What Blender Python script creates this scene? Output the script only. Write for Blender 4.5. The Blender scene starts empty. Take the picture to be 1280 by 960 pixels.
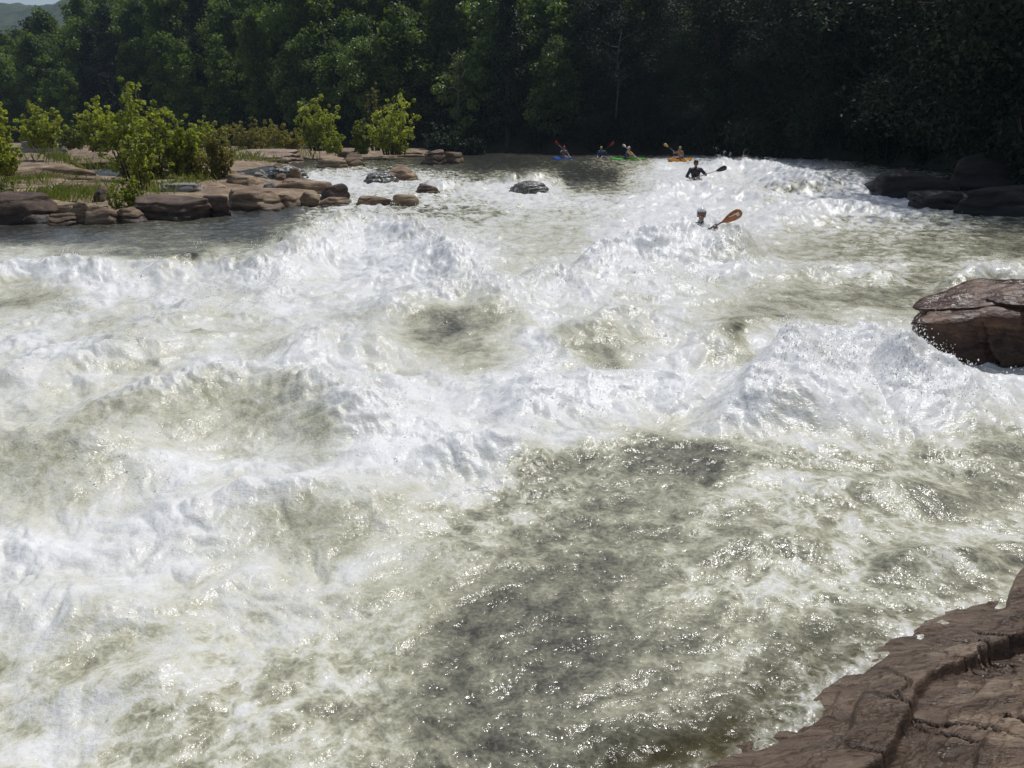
import bpy, bmesh, math, random
import numpy as np
from mathutils import Vector, Matrix, Quaternion

random.seed(7)
RNG = np.random.default_rng(11)
R = math.radians
C = bpy.context.scene.collection
SC = bpy.context.scene

# ------------------------------------------------------------------ camera
F_PX = 1000.0                       # focal length in photo pixels (1280 wide)
CAM_Z = 2.5
PITCH = R(17.5)
cam_d = bpy.data.cameras.new('camera')
cam = bpy.data.objects.new('camera', cam_d)
C.objects.link(cam)
cam.location = (0, 0, CAM_Z)
cam.rotation_euler = (math.pi/2 - PITCH, 0, 0)
cam_d.sensor_width = 36.0
cam_d.lens = 36.0*F_PX/1280.0
cam_d.clip_start = 0.05
cam_d.clip_end = 5000
SC.camera = cam
CP, SP = math.cos(PITCH), math.sin(PITCH)


def ray(px, py):
    u = (px-640.0)/F_PX
    v = (480.0-py)/F_PX
    return Vector((u, CP+v*SP, -SP+v*CP))


def at(px, py, z=0.0):
    """plan point at height z seen at that spot of the survey photo"""
    d = ray(px, py)
    t = (z-CAM_Z)/d.z
    return Vector((d.x*t, d.y*t, z))


def at_y(px, py, dist):
    d = ray(px, py)
    t = dist/d.y
    return Vector((d.x*t, d.y*t, CAM_Z+d.z*t))


# ------------------------------------------------------------------ noise
_perm = RNG.permutation(256).astype(np.int32)
PERM = np.concatenate([_perm, _perm, _perm])
_ang = RNG.random(256)*2*np.pi
GX, GY = np.cos(_ang).astype(np.float32), np.sin(_ang).astype(np.float32)
_g3 = RNG.normal(size=(256, 3))
_g3 /= np.linalg.norm(_g3, axis=1)[:, None]
G3 = _g3.astype(np.float32)


def pn(x, y):
    xi = np.floor(x).astype(np.int32)
    yi = np.floor(y).astype(np.int32)
    fx = (x-xi).astype(np.float32)
    fy = (y-yi).astype(np.float32)
    xi &= 255
    yi &= 255
    u = fx*fx*fx*(fx*(fx*6-15)+10)
    v = fy*fy*fy*(fy*(fy*6-15)+10)
    a = PERM[xi]
    b = PERM[xi+1]

    def g(h, dx, dy):
        return GX[h]*dx+GY[h]*dy
    n00 = g(PERM[a+yi], fx, fy)
    n10 = g(PERM[b+yi], fx-1, fy)
    n01 = g(PERM[a+yi+1], fx, fy-1)
    n11 = g(PERM[b+yi+1], fx-1, fy-1)
    x0 = n00+u*(n10-n00)
    x1 = n01+u*(n11-n01)
    return (x0+v*(x1-x0))*1.5


def fbm(x, y, oct=4, gain=0.5, lac=2.03):
    s, a, t = 0, 1.0, 0
    for i in range(oct):
        s = s+a*pn(x+17.3*i, y-9.1*i)
        t += a
        a *= gain
        x, y = x*lac, y*lac
    return s/t


def ridged(x, y, oct=3, gain=0.55):
    s, a, t = 0, 1.0, 0
    for i in range(oct):
        s = s+a*(1-np.abs(pn(x+31.7*i, y+11.9*i))*1.6)
        t += a
        a *= gain
        x, y = x*2.1, y*2.1
    return s/t


def pn3(p):
    i = np.floor(p).astype(np.int32)
    f = (p-i).astype(np.float32)
    i &= 255
    w = f*f*f*(f*(f*6-15)+10)
    out = 0
    for dx in (0, 1):
        for dy in (0, 1):
            for dz in (0, 1):
                h = PERM[PERM[PERM[i[:, 0]+dx]+i[:, 1]+dy]+i[:, 2]+dz]
                g = G3[h]
                d = f-np.array([dx, dy, dz], dtype=np.float32)
                ww = (w[:, 0] if dx else 1-w[:, 0])*(w[:, 1] if dy else 1-w[:, 1])*(w[:, 2] if dz else 1-w[:, 2])
                out = out+ww*(g*d).sum(1)
    return out*1.5


def fbm3(p, oct=4, gain=0.5):
    s, a, t = 0, 1.0, 0
    for k in range(oct):
        s = s+a*pn3(p+13.7*k)
        t += a
        a *= gain
        p = p*2.03
    return s/t


def sstep(a, b, x):
    t = np.clip((x-a)/(b-a), 0, 1)
    return t*t*(3-2*t)


# ------------------------------------------------------------------ object helpers
def mesh_obj(name, verts, faces, mat=None, parent=None, smooth=True, attrs=None):
    me = bpy.data.meshes.new(name)
    verts = np.asarray(verts, dtype=np.float32)
    if isinstance(faces, np.ndarray):
        n, k = faces.shape
        me.vertices.add(len(verts))
        me.vertices.foreach_set('co', verts.ravel())
        me.loops.add(n*k)
        me.loops.foreach_set('vertex_index', faces.astype(np.int32).ravel())
        me.polygons.add(n)
        me.polygons.foreach_set('loop_start', np.arange(0, n*k, k, dtype=np.int32))
        me.polygons.foreach_set('loop_total', np.full(n, k, dtype=np.int32))
        me.update(calc_edges=True)
    else:
        me.from_pydata([tuple(v) for v in verts], [], faces)
    me.polygons.foreach_set('use_smooth', np.full(len(me.polygons), bool(smooth)))
    if attrs:
        for k2, a in attrs.items():
            at_ = me.attributes.new(k2, 'FLOAT', 'POINT')
            at_.data.foreach_set('value', np.asarray(a, dtype=np.float32).ravel())
    me.update()
    o = bpy.data.objects.new(name, me)
    C.objects.link(o)
    if mat:
        me.materials.append(mat)
    if parent:
        o.parent = parent
    return o


def bm_obj(name, bm, mat=None, parent=None, smooth=True):
    me = bpy.data.meshes.new(name)
    bm.normal_update()
    bm.to_mesh(me)
    bm.free()
    for p in me.polygons:
        p.use_smooth = smooth
    o = bpy.data.objects.new(name, me)
    C.objects.link(o)
    if mat:
        me.materials.append(mat)
    if parent:
        o.parent = parent
    return o


def tag(o, label=None, cat=None, group=None, kind=None):
    if label:
        o['label'] = label
    if cat:
        o['category'] = cat
    if group:
        o['group'] = group
    if kind:
        o['kind'] = kind
    return o


def empty(name, loc=(0, 0, 0), rz=0.0):
    o = bpy.data.objects.new(name, None)
    C.objects.link(o)
    o.location = loc
    o.rotation_euler = (0, 0, rz)
    o.empty_display_size = 0.2
    return o


# ------------------------------------------------------------------ materials
def new_mat(name):
    m = bpy.data.materials.new(name)
    m.use_nodes = True
    nt = m.node_tree
    nt.nodes.clear()
    out = nt.nodes.new('ShaderNodeOutputMaterial')
    return m, nt, out


def N(nt, t, **kw):
    n = nt.nodes.new(t)
    for k, v in kw.items():
        if k in n.inputs.keys():
            n.inputs[k].default_value = v
        else:
            setattr(n, k, v)
    return n


def ramp(nt, stops, interp='LINEAR'):
    n = nt.nodes.new('ShaderNodeValToRGB')
    cr = n.color_ramp
    cr.interpolation = interp
    while len(cr.elements) < len(stops):
        cr.elements.new(0.5)
    for e, (p, c) in zip(cr.elements, stops):
        e.position = p
        if not hasattr(c, '__len__'):
            c = (c, c, c)
        e.color = (c[0], c[1], c[2], 1)
    return n


def math_n(nt, op, a, b=None, clamp=False):
    n = nt.nodes.new('ShaderNodeMath')
    n.operation = op
    n.use_clamp = clamp
    for i, v in enumerate((a, b)):
        if v is None:
            continue
        if isinstance(v, (int, float)):
            n.inputs[i].default_value = v
        else:
            nt.links.new(v, n.inputs[i])
    return n.outputs[0]


def simple_mat(name, col, rough=0.5, spec=0.5, var=0.0, coat=0.0):
    m, nt, out = new_mat(name)
    b = N(nt, 'ShaderNodeBsdfPrincipled')
    b.inputs['Base Color'].default_value = (*col, 1)
    b.inputs['Roughness'].default_value = rough
    b.inputs['Specular IOR Level'].default_value = spec
    b.inputs['Coat Weight'].default_value = coat
    tc = N(nt, 'ShaderNodeTexCoord')
    nz = N(nt, 'ShaderNodeTexNoise', Scale=14.0, Detail=4.0)
    nt.links.new(tc.outputs['Object'], nz.inputs['Vector'])
    r = ramp(nt, [(0.3, [c*(1-0.35) for c in col]), (0.7, [min(1, c*1.12) for c in col])])
    nt.links.new(nz.outputs['Fac'], r.inputs['Fac'])
    nt.links.new(r.outputs['Color'], b.inputs['Base Color'])
    nt.links.new(b.outputs['BSDF'], out.inputs['Surface'])
    return m


def water_mat():
    m, nt, out = new_mat('river_water')
    L = nt.links.new
    b = N(nt, 'ShaderNodeBsdfPrincipled')
    geo = N(nt, 'ShaderNodeNewGeometry')
    fa = N(nt, 'ShaderNodeAttribute', attribute_name='foam')
    sa = N(nt, 'ShaderNodeAttribute', attribute_name='shallow')
    la = N(nt, 'ShaderNodeAttribute', attribute_name='lace')
    n1 = N(nt, 'ShaderNodeTexNoise', Scale=7.0, Detail=4.0, Roughness=0.55, Distortion=0.3)
    L(geo.outputs['Position'], n1.inputs['Vector'])
    n2 = N(nt, 'ShaderNodeTexNoise', Scale=38.0, Detail=2.5, Roughness=0.6, Distortion=0.4)
    L(geo.outputs['Position'], n2.inputs['Vector'])
    d1 = math_n(nt, 'MULTIPLY', math_n(nt, 'SUBTRACT', n1.outputs['Fac'], 0.5), 0.42)
    d2 = math_n(nt, 'MULTIPLY', math_n(nt, 'SUBTRACT', n2.outputs['Fac'], 0.5), 0.34)
    vw = N(nt, 'ShaderNodeVectorMath', operation='SCALE')
    vw.inputs['Scale'].default_value = 0.22
    L(n1.outputs['Color'], vw.inputs[0])
    vs = N(nt, 'ShaderNodeVectorMath', operation='ADD')
    L(geo.outputs['Position'], vs.inputs[0])
    L(vw.outputs[0], vs.inputs[1])
    v1 = N(nt, 'ShaderNodeTexVoronoi', Scale=6.5, feature='DISTANCE_TO_EDGE')
    L(vs.outputs[0], v1.inputs['Vector'])
    v2 = N(nt, 'ShaderNodeTexVoronoi', Scale=17.0, feature='DISTANCE_TO_EDGE')
    L(vs.outputs[0], v2.inputs['Vector'])
    lr = ramp(nt, [(0.0, 1.0), (0.16, 0.0)])
    L(v1.outputs['Distance'], lr.inputs['Fac'])
    lr2 = ramp(nt, [(0.0, 1.0), (0.2, 0.0)])
    L(v2.outputs['Distance'], lr2.inputs['Fac'])
    win = ramp(nt, [(0.20, 0.05), (0.42, 1.0), (0.58, 1.0), (0.85, 0.2)])
    L(fa.outputs['Fac'], win.inputs['Fac'])
    lace = math_n(nt, 'ADD', math_n(nt, 'MULTIPLY', lr.outputs['Color'], 0.22), math_n(nt, 'MULTIPLY', lr2.outputs['Color'], 0.12))
    lace = math_n(nt, 'MULTIPLY', math_n(nt, 'MULTIPLY', math_n(nt, 'SUBTRACT', lace, 0.07), win.outputs['Color']), math_n(nt, 'ADD', math_n(nt, 'MULTIPLY', la.outputs['Fac'], 0.9), 0.1))
    f = math_n(nt, 'ADD', math_n(nt, 'ADD', math_n(nt, 'ADD', fa.outputs['Fac'], d1), d2), lace, clamp=True)
    col = ramp(nt, [(0.0, (0.040, 0.042, 0.038)), (0.11, (0.095, 0.093, 0.073)), (0.22, (0.200, 0.193, 0.143)),
                    (0.40, (0.42, 0.408, 0.300)), (0.58, (0.60, 0.59, 0.495)),
                    (0.78, (0.68, 0.678, 0.645)), (1.0, (0.79, 0.79, 0.79))])
    L(f, col.inputs['Fac'])
    mixc = N(nt, 'ShaderNodeMix', data_type='RGBA')
    L(math_n(nt, 'MULTIPLY', sa.outputs['Fac'], math_n(nt, 'SUBTRACT', 1.0, f, clamp=True), clamp=True), mixc.inputs[0])
    L(col.outputs['Color'], mixc.inputs[6])
    mixc.inputs[7].default_value = (0.060, 0.052, 0.016, 1)
    L(mixc.outputs[2], b.inputs['Base Color'])
    rr = ramp(nt, [(0.0, 0.13), (0.5, 0.19), (0.8, 0.30), (1.0, 0.36)])
    L(f, rr.inputs['Fac'])
    L(rr.outputs['Color'], b.inputs['Roughness'])
    b.inputs['IOR'].default_value = 1.33
    bs = ramp(nt, [(0.0, 0.29), (0.5, 0.42), (1.0, 0.30)])
    L(f, bs.inputs['Fac'])
    bh = math_n(nt, 'ADD', math_n(nt, 'MULTIPLY', n1.outputs['Fac'], 0.8), math_n(nt, 'MULTIPLY', n2.outputs['Fac'], 0.40))
    bp = N(nt, 'ShaderNodeBump', Distance=0.05)
    L(bs.outputs['Color'], bp.inputs['Strength'])
    L(bh, bp.inputs['Height'])
    L(bp.outputs['Normal'], b.inputs['Normal'])
    # clear where it runs thin over the ledge
    tr = N(nt, 'ShaderNodeBsdfTransparent')
    tr.inputs[0].default_value = (0.85, 0.80, 0.55, 1)
    mx = N(nt, 'ShaderNodeMixShader')
    cl = math_n(nt, 'MULTIPLY', math_n(nt, 'MULTIPLY', sa.outputs['Fac'], 0.75), math_n(nt, 'SUBTRACT', 1.0, math_n(nt, 'MULTIPLY', f, 1.4), clamp=True), clamp=True)
    L(cl, mx.inputs[0])
    L(b.outputs['BSDF'], mx.inputs[1])
    L(tr.outputs[0], mx.inputs[2])
    L(mx.outputs[0], out.inputs['Surface'])
    return m


def spray_mat():
    m, nt, out = new_mat('water_droplets')
    b = N(nt, 'ShaderNodeBsdfPrincipled')
    b.inputs['Base Color'].default_value = (0.97, 0.97, 0.97, 1)
    b.inputs['Roughness'].default_value = 0.25
    b.inputs['IOR'].default_value = 1.33
    t = N(nt, 'ShaderNodeBsdfTranslucent')
    t.inputs[0].default_value = (0.98, 0.98, 0.98, 1)
    mx = N(nt, 'ShaderNodeMixShader')
    mx.inputs[0].default_value = 0.75
    nt.links.new(b.outputs[0], mx.inputs[1])
    nt.links.new(t.outputs[0], mx.inputs[2])
    nt.links.new(mx.outputs[0], out.inputs['Surface'])
    return m


def rock_mat(name, dark, mid, light, strata=3.0, wet_top=0.25, wet_rough=0.22, scale=1.0, gloss_all=False, tilt=(0, 0, 0), xy=(1, 1), bump=0.6):
    m, nt, out = new_mat(name)
    L = nt.links.new
    b = N(nt, 'ShaderNodeBsdfPrincipled')
    geo = N(nt, 'ShaderNodeNewGeometry')
    oi = N(nt, 'ShaderNodeObjectInfo')
    mp = N(nt, 'ShaderNodeMapping')
    mp.inputs['Rotation'].default_value = tilt
    mp.inputs['Scale'].default_value = (xy[0], xy[1], strata)
    L(geo.outputs['Position'], mp.inputs['Vector'])
    n1 = N(nt, 'ShaderNodeTexNoise', Scale=1.6*scale, Detail=8.0, Roughness=0.62, Distortion=0.4)
    L(mp.outputs[0], n1.inputs['Vector'])
    n2 = N(nt, 'ShaderNodeTexNoise', Scale=13.0*scale, Detail=6.0, Roughness=0.65)
    L(mp.outputs[0], n2.inputs['Vector'])
    n3 = N(nt, 'ShaderNodeTexVoronoi', Scale=2.2*scale, feature='DISTANCE_TO_EDGE')
    nw = N(nt, 'ShaderNodeVectorMath', operation='ADD')
    nwm = N(nt, 'ShaderNodeVectorMath', operation='SCALE')
    nwm.inputs['Scale'].default_value = 0.6
    L(n1.outputs['Color'], nwm.inputs[0])
    L(mp.outputs[0], nw.inputs[0])
    L(nwm.outputs[0], nw.inputs[1])
    L(nw.outputs[0], n3.inputs['Vector'])
    fac = math_n(nt, 'ADD', math_n(nt, 'MULTIPLY', n1.outputs['Fac'], 0.7), math_n(nt, 'MULTIPLY', n2.outputs['Fac'], 0.3))
    fac = math_n(nt, 'ADD', fac, math_n(nt, 'MULTIPLY', math_n(nt, 'SUBTRACT', oi.outputs['Random'], 0.5), 0.14))
    cr = ramp(nt, [(0.33, dark), (0.5, mid), (0.66, light)])
    L(fac, cr.inputs['Fac'])
    # wet, darker band along the water
    sep = N(nt, 'ShaderNodeSeparateXYZ')
    L(geo.outputs['Position'], sep.inputs[0])
    wn = math_n(nt, 'ADD', sep.outputs['Z'], math_n(nt, 'MULTIPLY', math_n(nt, 'SUBTRACT', n1.outputs['Fac'], 0.5), 0.5))
    wet = N(nt, 'ShaderNodeMapRange')
    wet.inputs['From Min'].default_value = wet_top
    wet.inputs['From Max'].default_value = wet_top+0.18
    wet.inputs['To Min'].default_value = 1.0
    wet.inputs['To Max'].default_value = 0.0
    L(wn, wet.inputs['Value'])
    mx = N(nt, 'ShaderNodeMix', data_type='RGBA', blend_type='MULTIPLY')
    L(math_n(nt, 'MULTIPLY', wet.outputs[0], 0.9), mx.inputs[0])
    L(cr.outputs['Color'], mx.inputs[6])
    mx.inputs[7].default_value = (0.36, 0.33, 0.33, 1)
    L(mx.outputs[2], b.inputs['Base Color'])
    if gloss_all:
        rr = ramp(nt, [(0.4, wet_rough), (0.62, 0.5)])
        L(n1.outputs['Fac'], rr.inputs['Fac'])
        L(rr.outputs['Color'], b.inputs['Roughness'])
    else:
        L(math_n(nt, 'SUBTRACT', 0.75, math_n(nt, 'MULTIPLY', wet.outputs[0], 0.75-wet_rough)), b.inputs['Roughness'])
    b.inputs['Specular IOR Level'].default_value = 0.4
    crack = ramp(nt, [(0.0, 0.0), (0.035, 1.0)])
    L(n3.outputs['Distance'], crack.inputs['Fac'])
    bh = math_n(nt, 'ADD', n1.outputs['Fac'], math_n(nt, 'MULTIPLY', n2.outputs['Fac'], 0.4))
    bh = math_n(nt, 'ADD', bh, math_n(nt, 'MULTIPLY', crack.outputs['Color'], 0.12))
    bp = N(nt, 'ShaderNodeBump', Strength=bump, Distance=0.08/scale)
    L(bh, bp.inputs['Height'])
    L(bp.outputs['Normal'], b.inputs['Normal'])
    L(b.outputs['BSDF'], out.inputs['Surface'])
    return m


def veil_mat():
    """dark rock under a thin sheet of falling water broken into white threads"""
    m, nt, out = new_mat('rock_under_water_sheet')
    L = nt.links.new
    b = N(nt, 'ShaderNodeBsdfPrincipled')
    geo = N(nt, 'ShaderNodeNewGeometry')
    mp = N(nt, 'ShaderNodeMapping')
    mp.inputs['Scale'].default_value = (1, 1, .14)
    L(geo.outputs['Position'], mp.inputs['Vector'])
    n1 = N(nt, 'ShaderNodeTexNoise', Scale=6.5, Detail=7.0, Roughness=.72, Distortion=.5)
    L(mp.outputs[0], n1.inputs['Vector'])
    cr = ramp(nt, [(.40, (.035, .031, .026)), (.52, (.12, .115, .095)), (.66, (.60, .61, .60))])
    L(n1.outputs['Fac'], cr.inputs['Fac'])
    L(cr.outputs['Color'], b.inputs['Base Color'])
    b.inputs['Roughness'].default_value = .15
    bp = N(nt, 'ShaderNodeBump', Strength=.6, Distance=.08)
    L(n1.outputs['Fac'], bp.inputs['Height'])
    L(bp.outputs['Normal'], b.inputs['Normal'])
    L(b.outputs[0], out.inputs['Surface'])
    return m


def leaf_mat(name, dark, light, trans=0.35, rough=0.45, tcol=None):
    m, nt, out = new_mat(name)
    L = nt.links.new
    b = N(nt, 'ShaderNodeBsdfPrincipled')
    oi = N(nt, 'ShaderNodeObjectInfo')
    tc = N(nt, 'ShaderNodeTexCoord')
    n1 = N(nt, 'ShaderNodeTexNoise', Scale=0.55, Detail=4.0, Roughness=0.6)
    L(tc.outputs['Object'], n1.inputs['Vector'])
    at_ = N(nt, 'ShaderNodeAttribute', attribute_name='tint')
    fac = math_n(nt, 'ADD', math_n(nt, 'MULTIPLY', n1.outputs['Fac'], 0.55), math_n(nt, 'MULTIPLY', at_.outputs['Fac'], 0.35))
    fac = math_n(nt, 'ADD', fac, math_n(nt, 'MULTIPLY', math_n(nt, 'SUBTRACT', oi.outputs['Random'], 0.4), 0.35))
    cr = ramp(nt, [(0.2, dark), (0.75, light)])
    L(fac, cr.inputs['Fac'])
    L(cr.outputs['Color'], b.inputs['Base Color'])
    b.inputs['Roughness'].default_value = rough
    b.inputs['Specular IOR Level'].default_value = 0.35
    t = N(nt, 'ShaderNodeBsdfTranslucent')
    mxc = N(nt, 'ShaderNodeMix', data_type='RGBA', blend_type='MULTIPLY')
    mxc.inputs[0].default_value = 1.0
    L(cr.outputs['Color'], mxc.inputs[6])
    mxc.inputs[7].default_value = (1.5, 1.5, 0.6, 1)
    L(mxc.outputs[2], t.inputs[0])
    mx = N(nt, 'ShaderNodeMixShader')
    mx.inputs[0].default_value = trans
    L(b.outputs[0], mx.inputs[1])
    L(t.outputs[0], mx.inputs[2])
    L(mx.outputs[0], out.inputs['Surface'])
    return m


def ground_mat(name, a, bcol, c, scale=0.6):
    m, nt, out = new_mat(name)
    L = nt.links.new
    b = N(nt, 'ShaderNodeBsdfPrincipled')
    geo = N(nt, 'ShaderNodeNewGeometry')
    n1 = N(nt, 'ShaderNodeTexNoise', Scale=scale, Detail=9.0, Roughness=0.65)
    L(geo.outputs['Position'], n1.inputs['Vector'])
    cr = ramp(nt, [(0.35, a), (0.5, bcol), (0.68, c)])
    L(n1.outputs['Fac'], cr.inputs['Fac'])
    L(cr.outputs['Color'], b.inputs['Base Color'])
    b.inputs['Roughness'].default_value = 0.85
    bp = N(nt, 'ShaderNodeBump', Strength=0.8, Distance=0.15)
    n2 = N(nt, 'ShaderNodeTexNoise', Scale=scale*6, Detail=8.0)
    L(geo.outputs['Position'], n2.inputs['Vector'])
    L(n2.outputs['Fac'], bp.inputs['Height'])
    L(bp.outputs['Normal'], b.inputs['Normal'])
    L(b.outputs['BSDF'], out.inputs['Surface'])
    return m


M = {}
M['water'] = water_mat()
M['spray'] = spray_mat()
M['rock'] = rock_mat('brown_sandstone', (0.082, 0.052, 0.032), (0.200, 0.134, 0.082), (0.39, 0.295, 0.195), wet_top=0.27, wet_rough=.35, strata=4.5)
M['rock_far'] = rock_mat('far_sandstone', (0.085, 0.050, 0.036), (0.19, 0.120, 0.086), (0.33, 0.235, 0.17), wet_top=0.75)
M['rock_grey'] = rock_mat('grey_sandstone', (0.09, 0.085, 0.08), (0.20, 0.185, 0.17), (0.32, 0.295, 0.27), wet_top=0.27)
M['rock_wet'] = rock_mat('wet_boulder', (0.034, 0.021, 0.015), (0.075, 0.048, 0.034), (0.17, 0.115, 0.082), wet_top=0.36, wet_rough=.38)
M['rock_sand'] = rock_mat('pale_sandstone', (0.20, 0.135, 0.10), (0.33, 0.24, 0.18), (0.45, 0.35, 0.27), wet_top=0.35)
M['rock_right'] = rock_mat('red_wet_boulder', (0.026, 0.011, 0.006), (0.072, 0.033, 0.018), (0.165, 0.084, 0.050), strata=2.2, wet_top=0.42, gloss_all=True, wet_rough=0.10, scale=1.6)
M['ledge'] = rock_mat('ledge_sandstone', (0.075, 0.044, 0.032), (0.235, 0.160, 0.105), (0.45, 0.345, 0.24), strata=3.0, wet_top=0.16, scale=2.0, wet_rough=0.30, tilt=(0, 0, R(-42)), xy=(.45, 2.6), bump=.75)
M['rock_shade_black'] = rock_mat('shade_blackened_boulder', (0.010, 0.008, 0.007), (0.020, 0.016, 0.013), (0.045, 0.036, 0.029), wet_top=0.6, wet_rough=.3)  # wet rock, base colour taken near black to carry the tree shade
M['rock_veil'] = veil_mat()
M['leaf_forest'] = leaf_mat('forest_leaves', (0.038, 0.067, 0.018), (0.158, 0.230, 0.054), trans=.52)
M['leaf_pale'] = leaf_mat('pale_forest_leaves', (0.046, 0.080, 0.028), (0.175, 0.250, 0.078), rough=0.35, trans=.42)
M['leaf_shade'] = leaf_mat('shaded_leaves', (0.008, 0.017, 0.007), (0.024, 0.044, 0.015), trans=0.2, rough=.6)  # leaf green darkened to hold the shade of the right-bank wood
M['leaf_bush'] = leaf_mat('sapling_leaves', (0.16, 0.20, 0.034), (0.41, 0.45, 0.095), trans=0.52)
M['leaf_olive'] = leaf_mat('olive_leaves', (0.12, 0.11, 0.038), (0.27, 0.25, 0.075), trans=0.5)
M['leaf_blue'] = leaf_mat('bluish_leaves', (0.020, 0.045, 0.028), (0.060, 0.105, 0.060), trans=0.25)
M['bark'] = simple_mat('bark', (0.075, 0.055, 0.042), 0.85)
M['stem'] = simple_mat('stem', (0.13, 0.095, 0.06), 0.8)
M['grass'] = leaf_mat('grass', (0.09, 0.13, 0.025), (0.24, 0.28, 0.075), trans=0.35)
M['forest_floor'] = ground_mat('forest_floor', (0.012, 0.014, 0.007), (0.026, 0.026, 0.013), (0.045, 0.038, 0.02), 0.4)
M['shoal'] = rock_mat('shoal_bedrock', (0.082, 0.054, 0.034), (0.190, 0.130, 0.082), (0.36, 0.275, 0.18), wet_top=0.27, wet_rough=.35, strata=5)
M['hill'] = ground_mat('distant_hill', (0.010, 0.022, 0.010), (0.026, 0.048, 0.020), (0.055, 0.085, 0.034), 0.16)

# ------------------------------------------------------------------ light
SUN_EL, SUN_AZ = R(63), R(36)
w = bpy.data.worlds.new('World')
SC.world = w
w.use_nodes = True
nt = w.node_tree
bg = nt.nodes.get('Background') or nt.nodes.new('ShaderNodeBackground')
wo = nt.nodes.get('World Output') or nt.nodes.new('ShaderNodeOutputWorld')
sky = nt.nodes.new('ShaderNodeTexSky')
sky.sky_type = 'NISHITA'
sky.sun_disc = False
sky.sun_elevation = SUN_EL
sky.sun_rotation = SUN_AZ
sky.air_density = 1.0
sky.dust_density = 1.5
hsv = nt.nodes.new('ShaderNodeHueSaturation')
hsv.inputs['Saturation'].default_value = 0.75
nt.links.new(sky.outputs[0], hsv.inputs['Color'])
nt.links.new(hsv.outputs[0], bg.inputs[0])
bg.inputs[1].default_value = 0.09
nt.links.new(bg.outputs[0], wo.inputs[0])
sd = bpy.data.lights.new('sun', 'SUN')
sd.energy = 3.0
sd.angle = R(0.5)
sd.color = (1.0, 0.975, 0.935)
sun = bpy.data.objects.new('sun', sd)
C.objects.link(sun)
S = Vector((math.sin(SUN_AZ)*math.cos(SUN_EL), math.cos(SUN_AZ)*math.cos(SUN_EL), math.sin(SUN_EL)))
sun.rotation_euler = S.to_track_quat('Z', 'Y').to_euler()
sun.location = (0, 0, 60)

SC.view_settings.view_transform = 'Standard'
SC.view_settings.look = 'None'
SC.view_settings.exposure = 0.0
SC.view_settings.gamma = 1.0
SC.cycles.max_bounces = 6
SC.cycles.diffuse_bounces = 3
SC.cycles.glossy_bounces = 2
SC.cycles.transmission_bounces = 3
SC.cycles.transparent_max_bounces = 6
SC.cycles.sample_clamp_indirect = 2.0
SC.cycles.use_denoising = True

def haze():
    m, nt, out = new_mat('haze')
    v = N(nt, 'ShaderNodeVolumePrincipled')
    v.inputs['Color'].default_value = (0.62, 0.80, 1.0, 1)
    v.inputs['Density'].default_value = HAZE
    v.inputs['Anisotropy'].default_value = 0.3
    nt.links.new(v.outputs[0], out.inputs['Volume'])
    bm = bmesh.new()
    bmesh.ops.create_cube(bm, size=1.0, matrix=Matrix.Translation((-150, 470, 70)) @ Matrix.Diagonal((1700, 1160, 150, 1)))
    o = bm_obj('haze', bm, m, smooth=False)
    tag(o, 'thin summer haze over the river valley', 'haze', kind='stuff')


HAZE = 0.00028
haze()

# ------------------------------------------------------------------ terrain
BANK = np.array([(30, -60), (24, -10), (17, 14), (17.2, 23), (19, 30), (23, 40), (24.5, 50), (23, 60), (13, 74), (-6, 84),
                 (-24, 92), (-46, 108), (-80, 132), (-140, 170), (-260, 230)], dtype=float)


def bank_dist(x, y):
    """signed distance behind the far bank line (positive = inland)"""
    best = np.full(x.shape, 1e9)
    sgn = np.ones(x.shape)
    for i in range(len(BANK)-1):
        a, b = BANK[i], BANK[i+1]
        e = b-a
        t = np.clip(((x-a[0])*e[0]+(y-a[1])*e[1])/(e@e), 0, 1)
        dx, dy = x-(a[0]+t*e[0]), y-(a[1]+t*e[1])
        d = np.hypot(dx, dy)
        cr = e[0]*dy-e[1]*dx
        m_ = d < best
        best = np.where(m_, d, best)
        sgn = np.where(m_, np.where(cr < 0, 1, -1), sgn)
    return best*sgn


def level(y):
    return 0.45*sstep(8, 36, y)+0.15*sstep(36, 75, y)


# shoal of low ground on the left: outline in plan
SHO = [at(-420, 300, 0.0), at(0, 283, 0.15), at(140, 279, 0.2), at(260, 268, 0.2), at(345, 258, 0.25), at(430, 250, 0.3),
       at(400, 232, 0.4), at(360, 222, 0.45), at(300, 214, 0.5), at(380, 206, 0.55), at(330, 200, 0.6), at(470, 196, 0.6), at(560, 191, 0.6)]
SHO_XY = [(p.x, p.y) for p in SHO]+[(-6, 84), (-24, 94), (-46, 108), (-120, 150), (-200, 120), (-120, 20)]


def poly_sd(x, y, poly):
    best = np.full(x.shape, 1e9)
    ins = np.zeros(x.shape, dtype=bool)
    n = len(poly)
    for i in range(n):
        ax, ay = poly[i]
        bx, by = poly[(i+1) % n]
        ex, ey = bx-ax, by-ay
        t = np.clip(((x-ax)*ex+(y-ay)*ey)/(ex*ex+ey*ey+1e-9), 0, 1)
        best = np.minimum(best, np.hypot(x-ax-t*ex, y-ay-t*ey))
        c_ = ((ay > y) != (by > y)) & (x < ex*(y-ay)/(ey if abs(ey) > 1e-9 else 1e-9)+ax)
        ins ^= c_
    return np.where(ins, best, -best)


CREEK = [at(60, 196, 0.6), at(120, 205, 0.6), at(150, 218, 0.55), at(165, 226, 0.5), at(300, 222, 0.45), at(400, 226, 0.4)]
CREEK_XY = np.array([(-60, 62)]+[(p.x, p.y) for p in CREEK])


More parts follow.
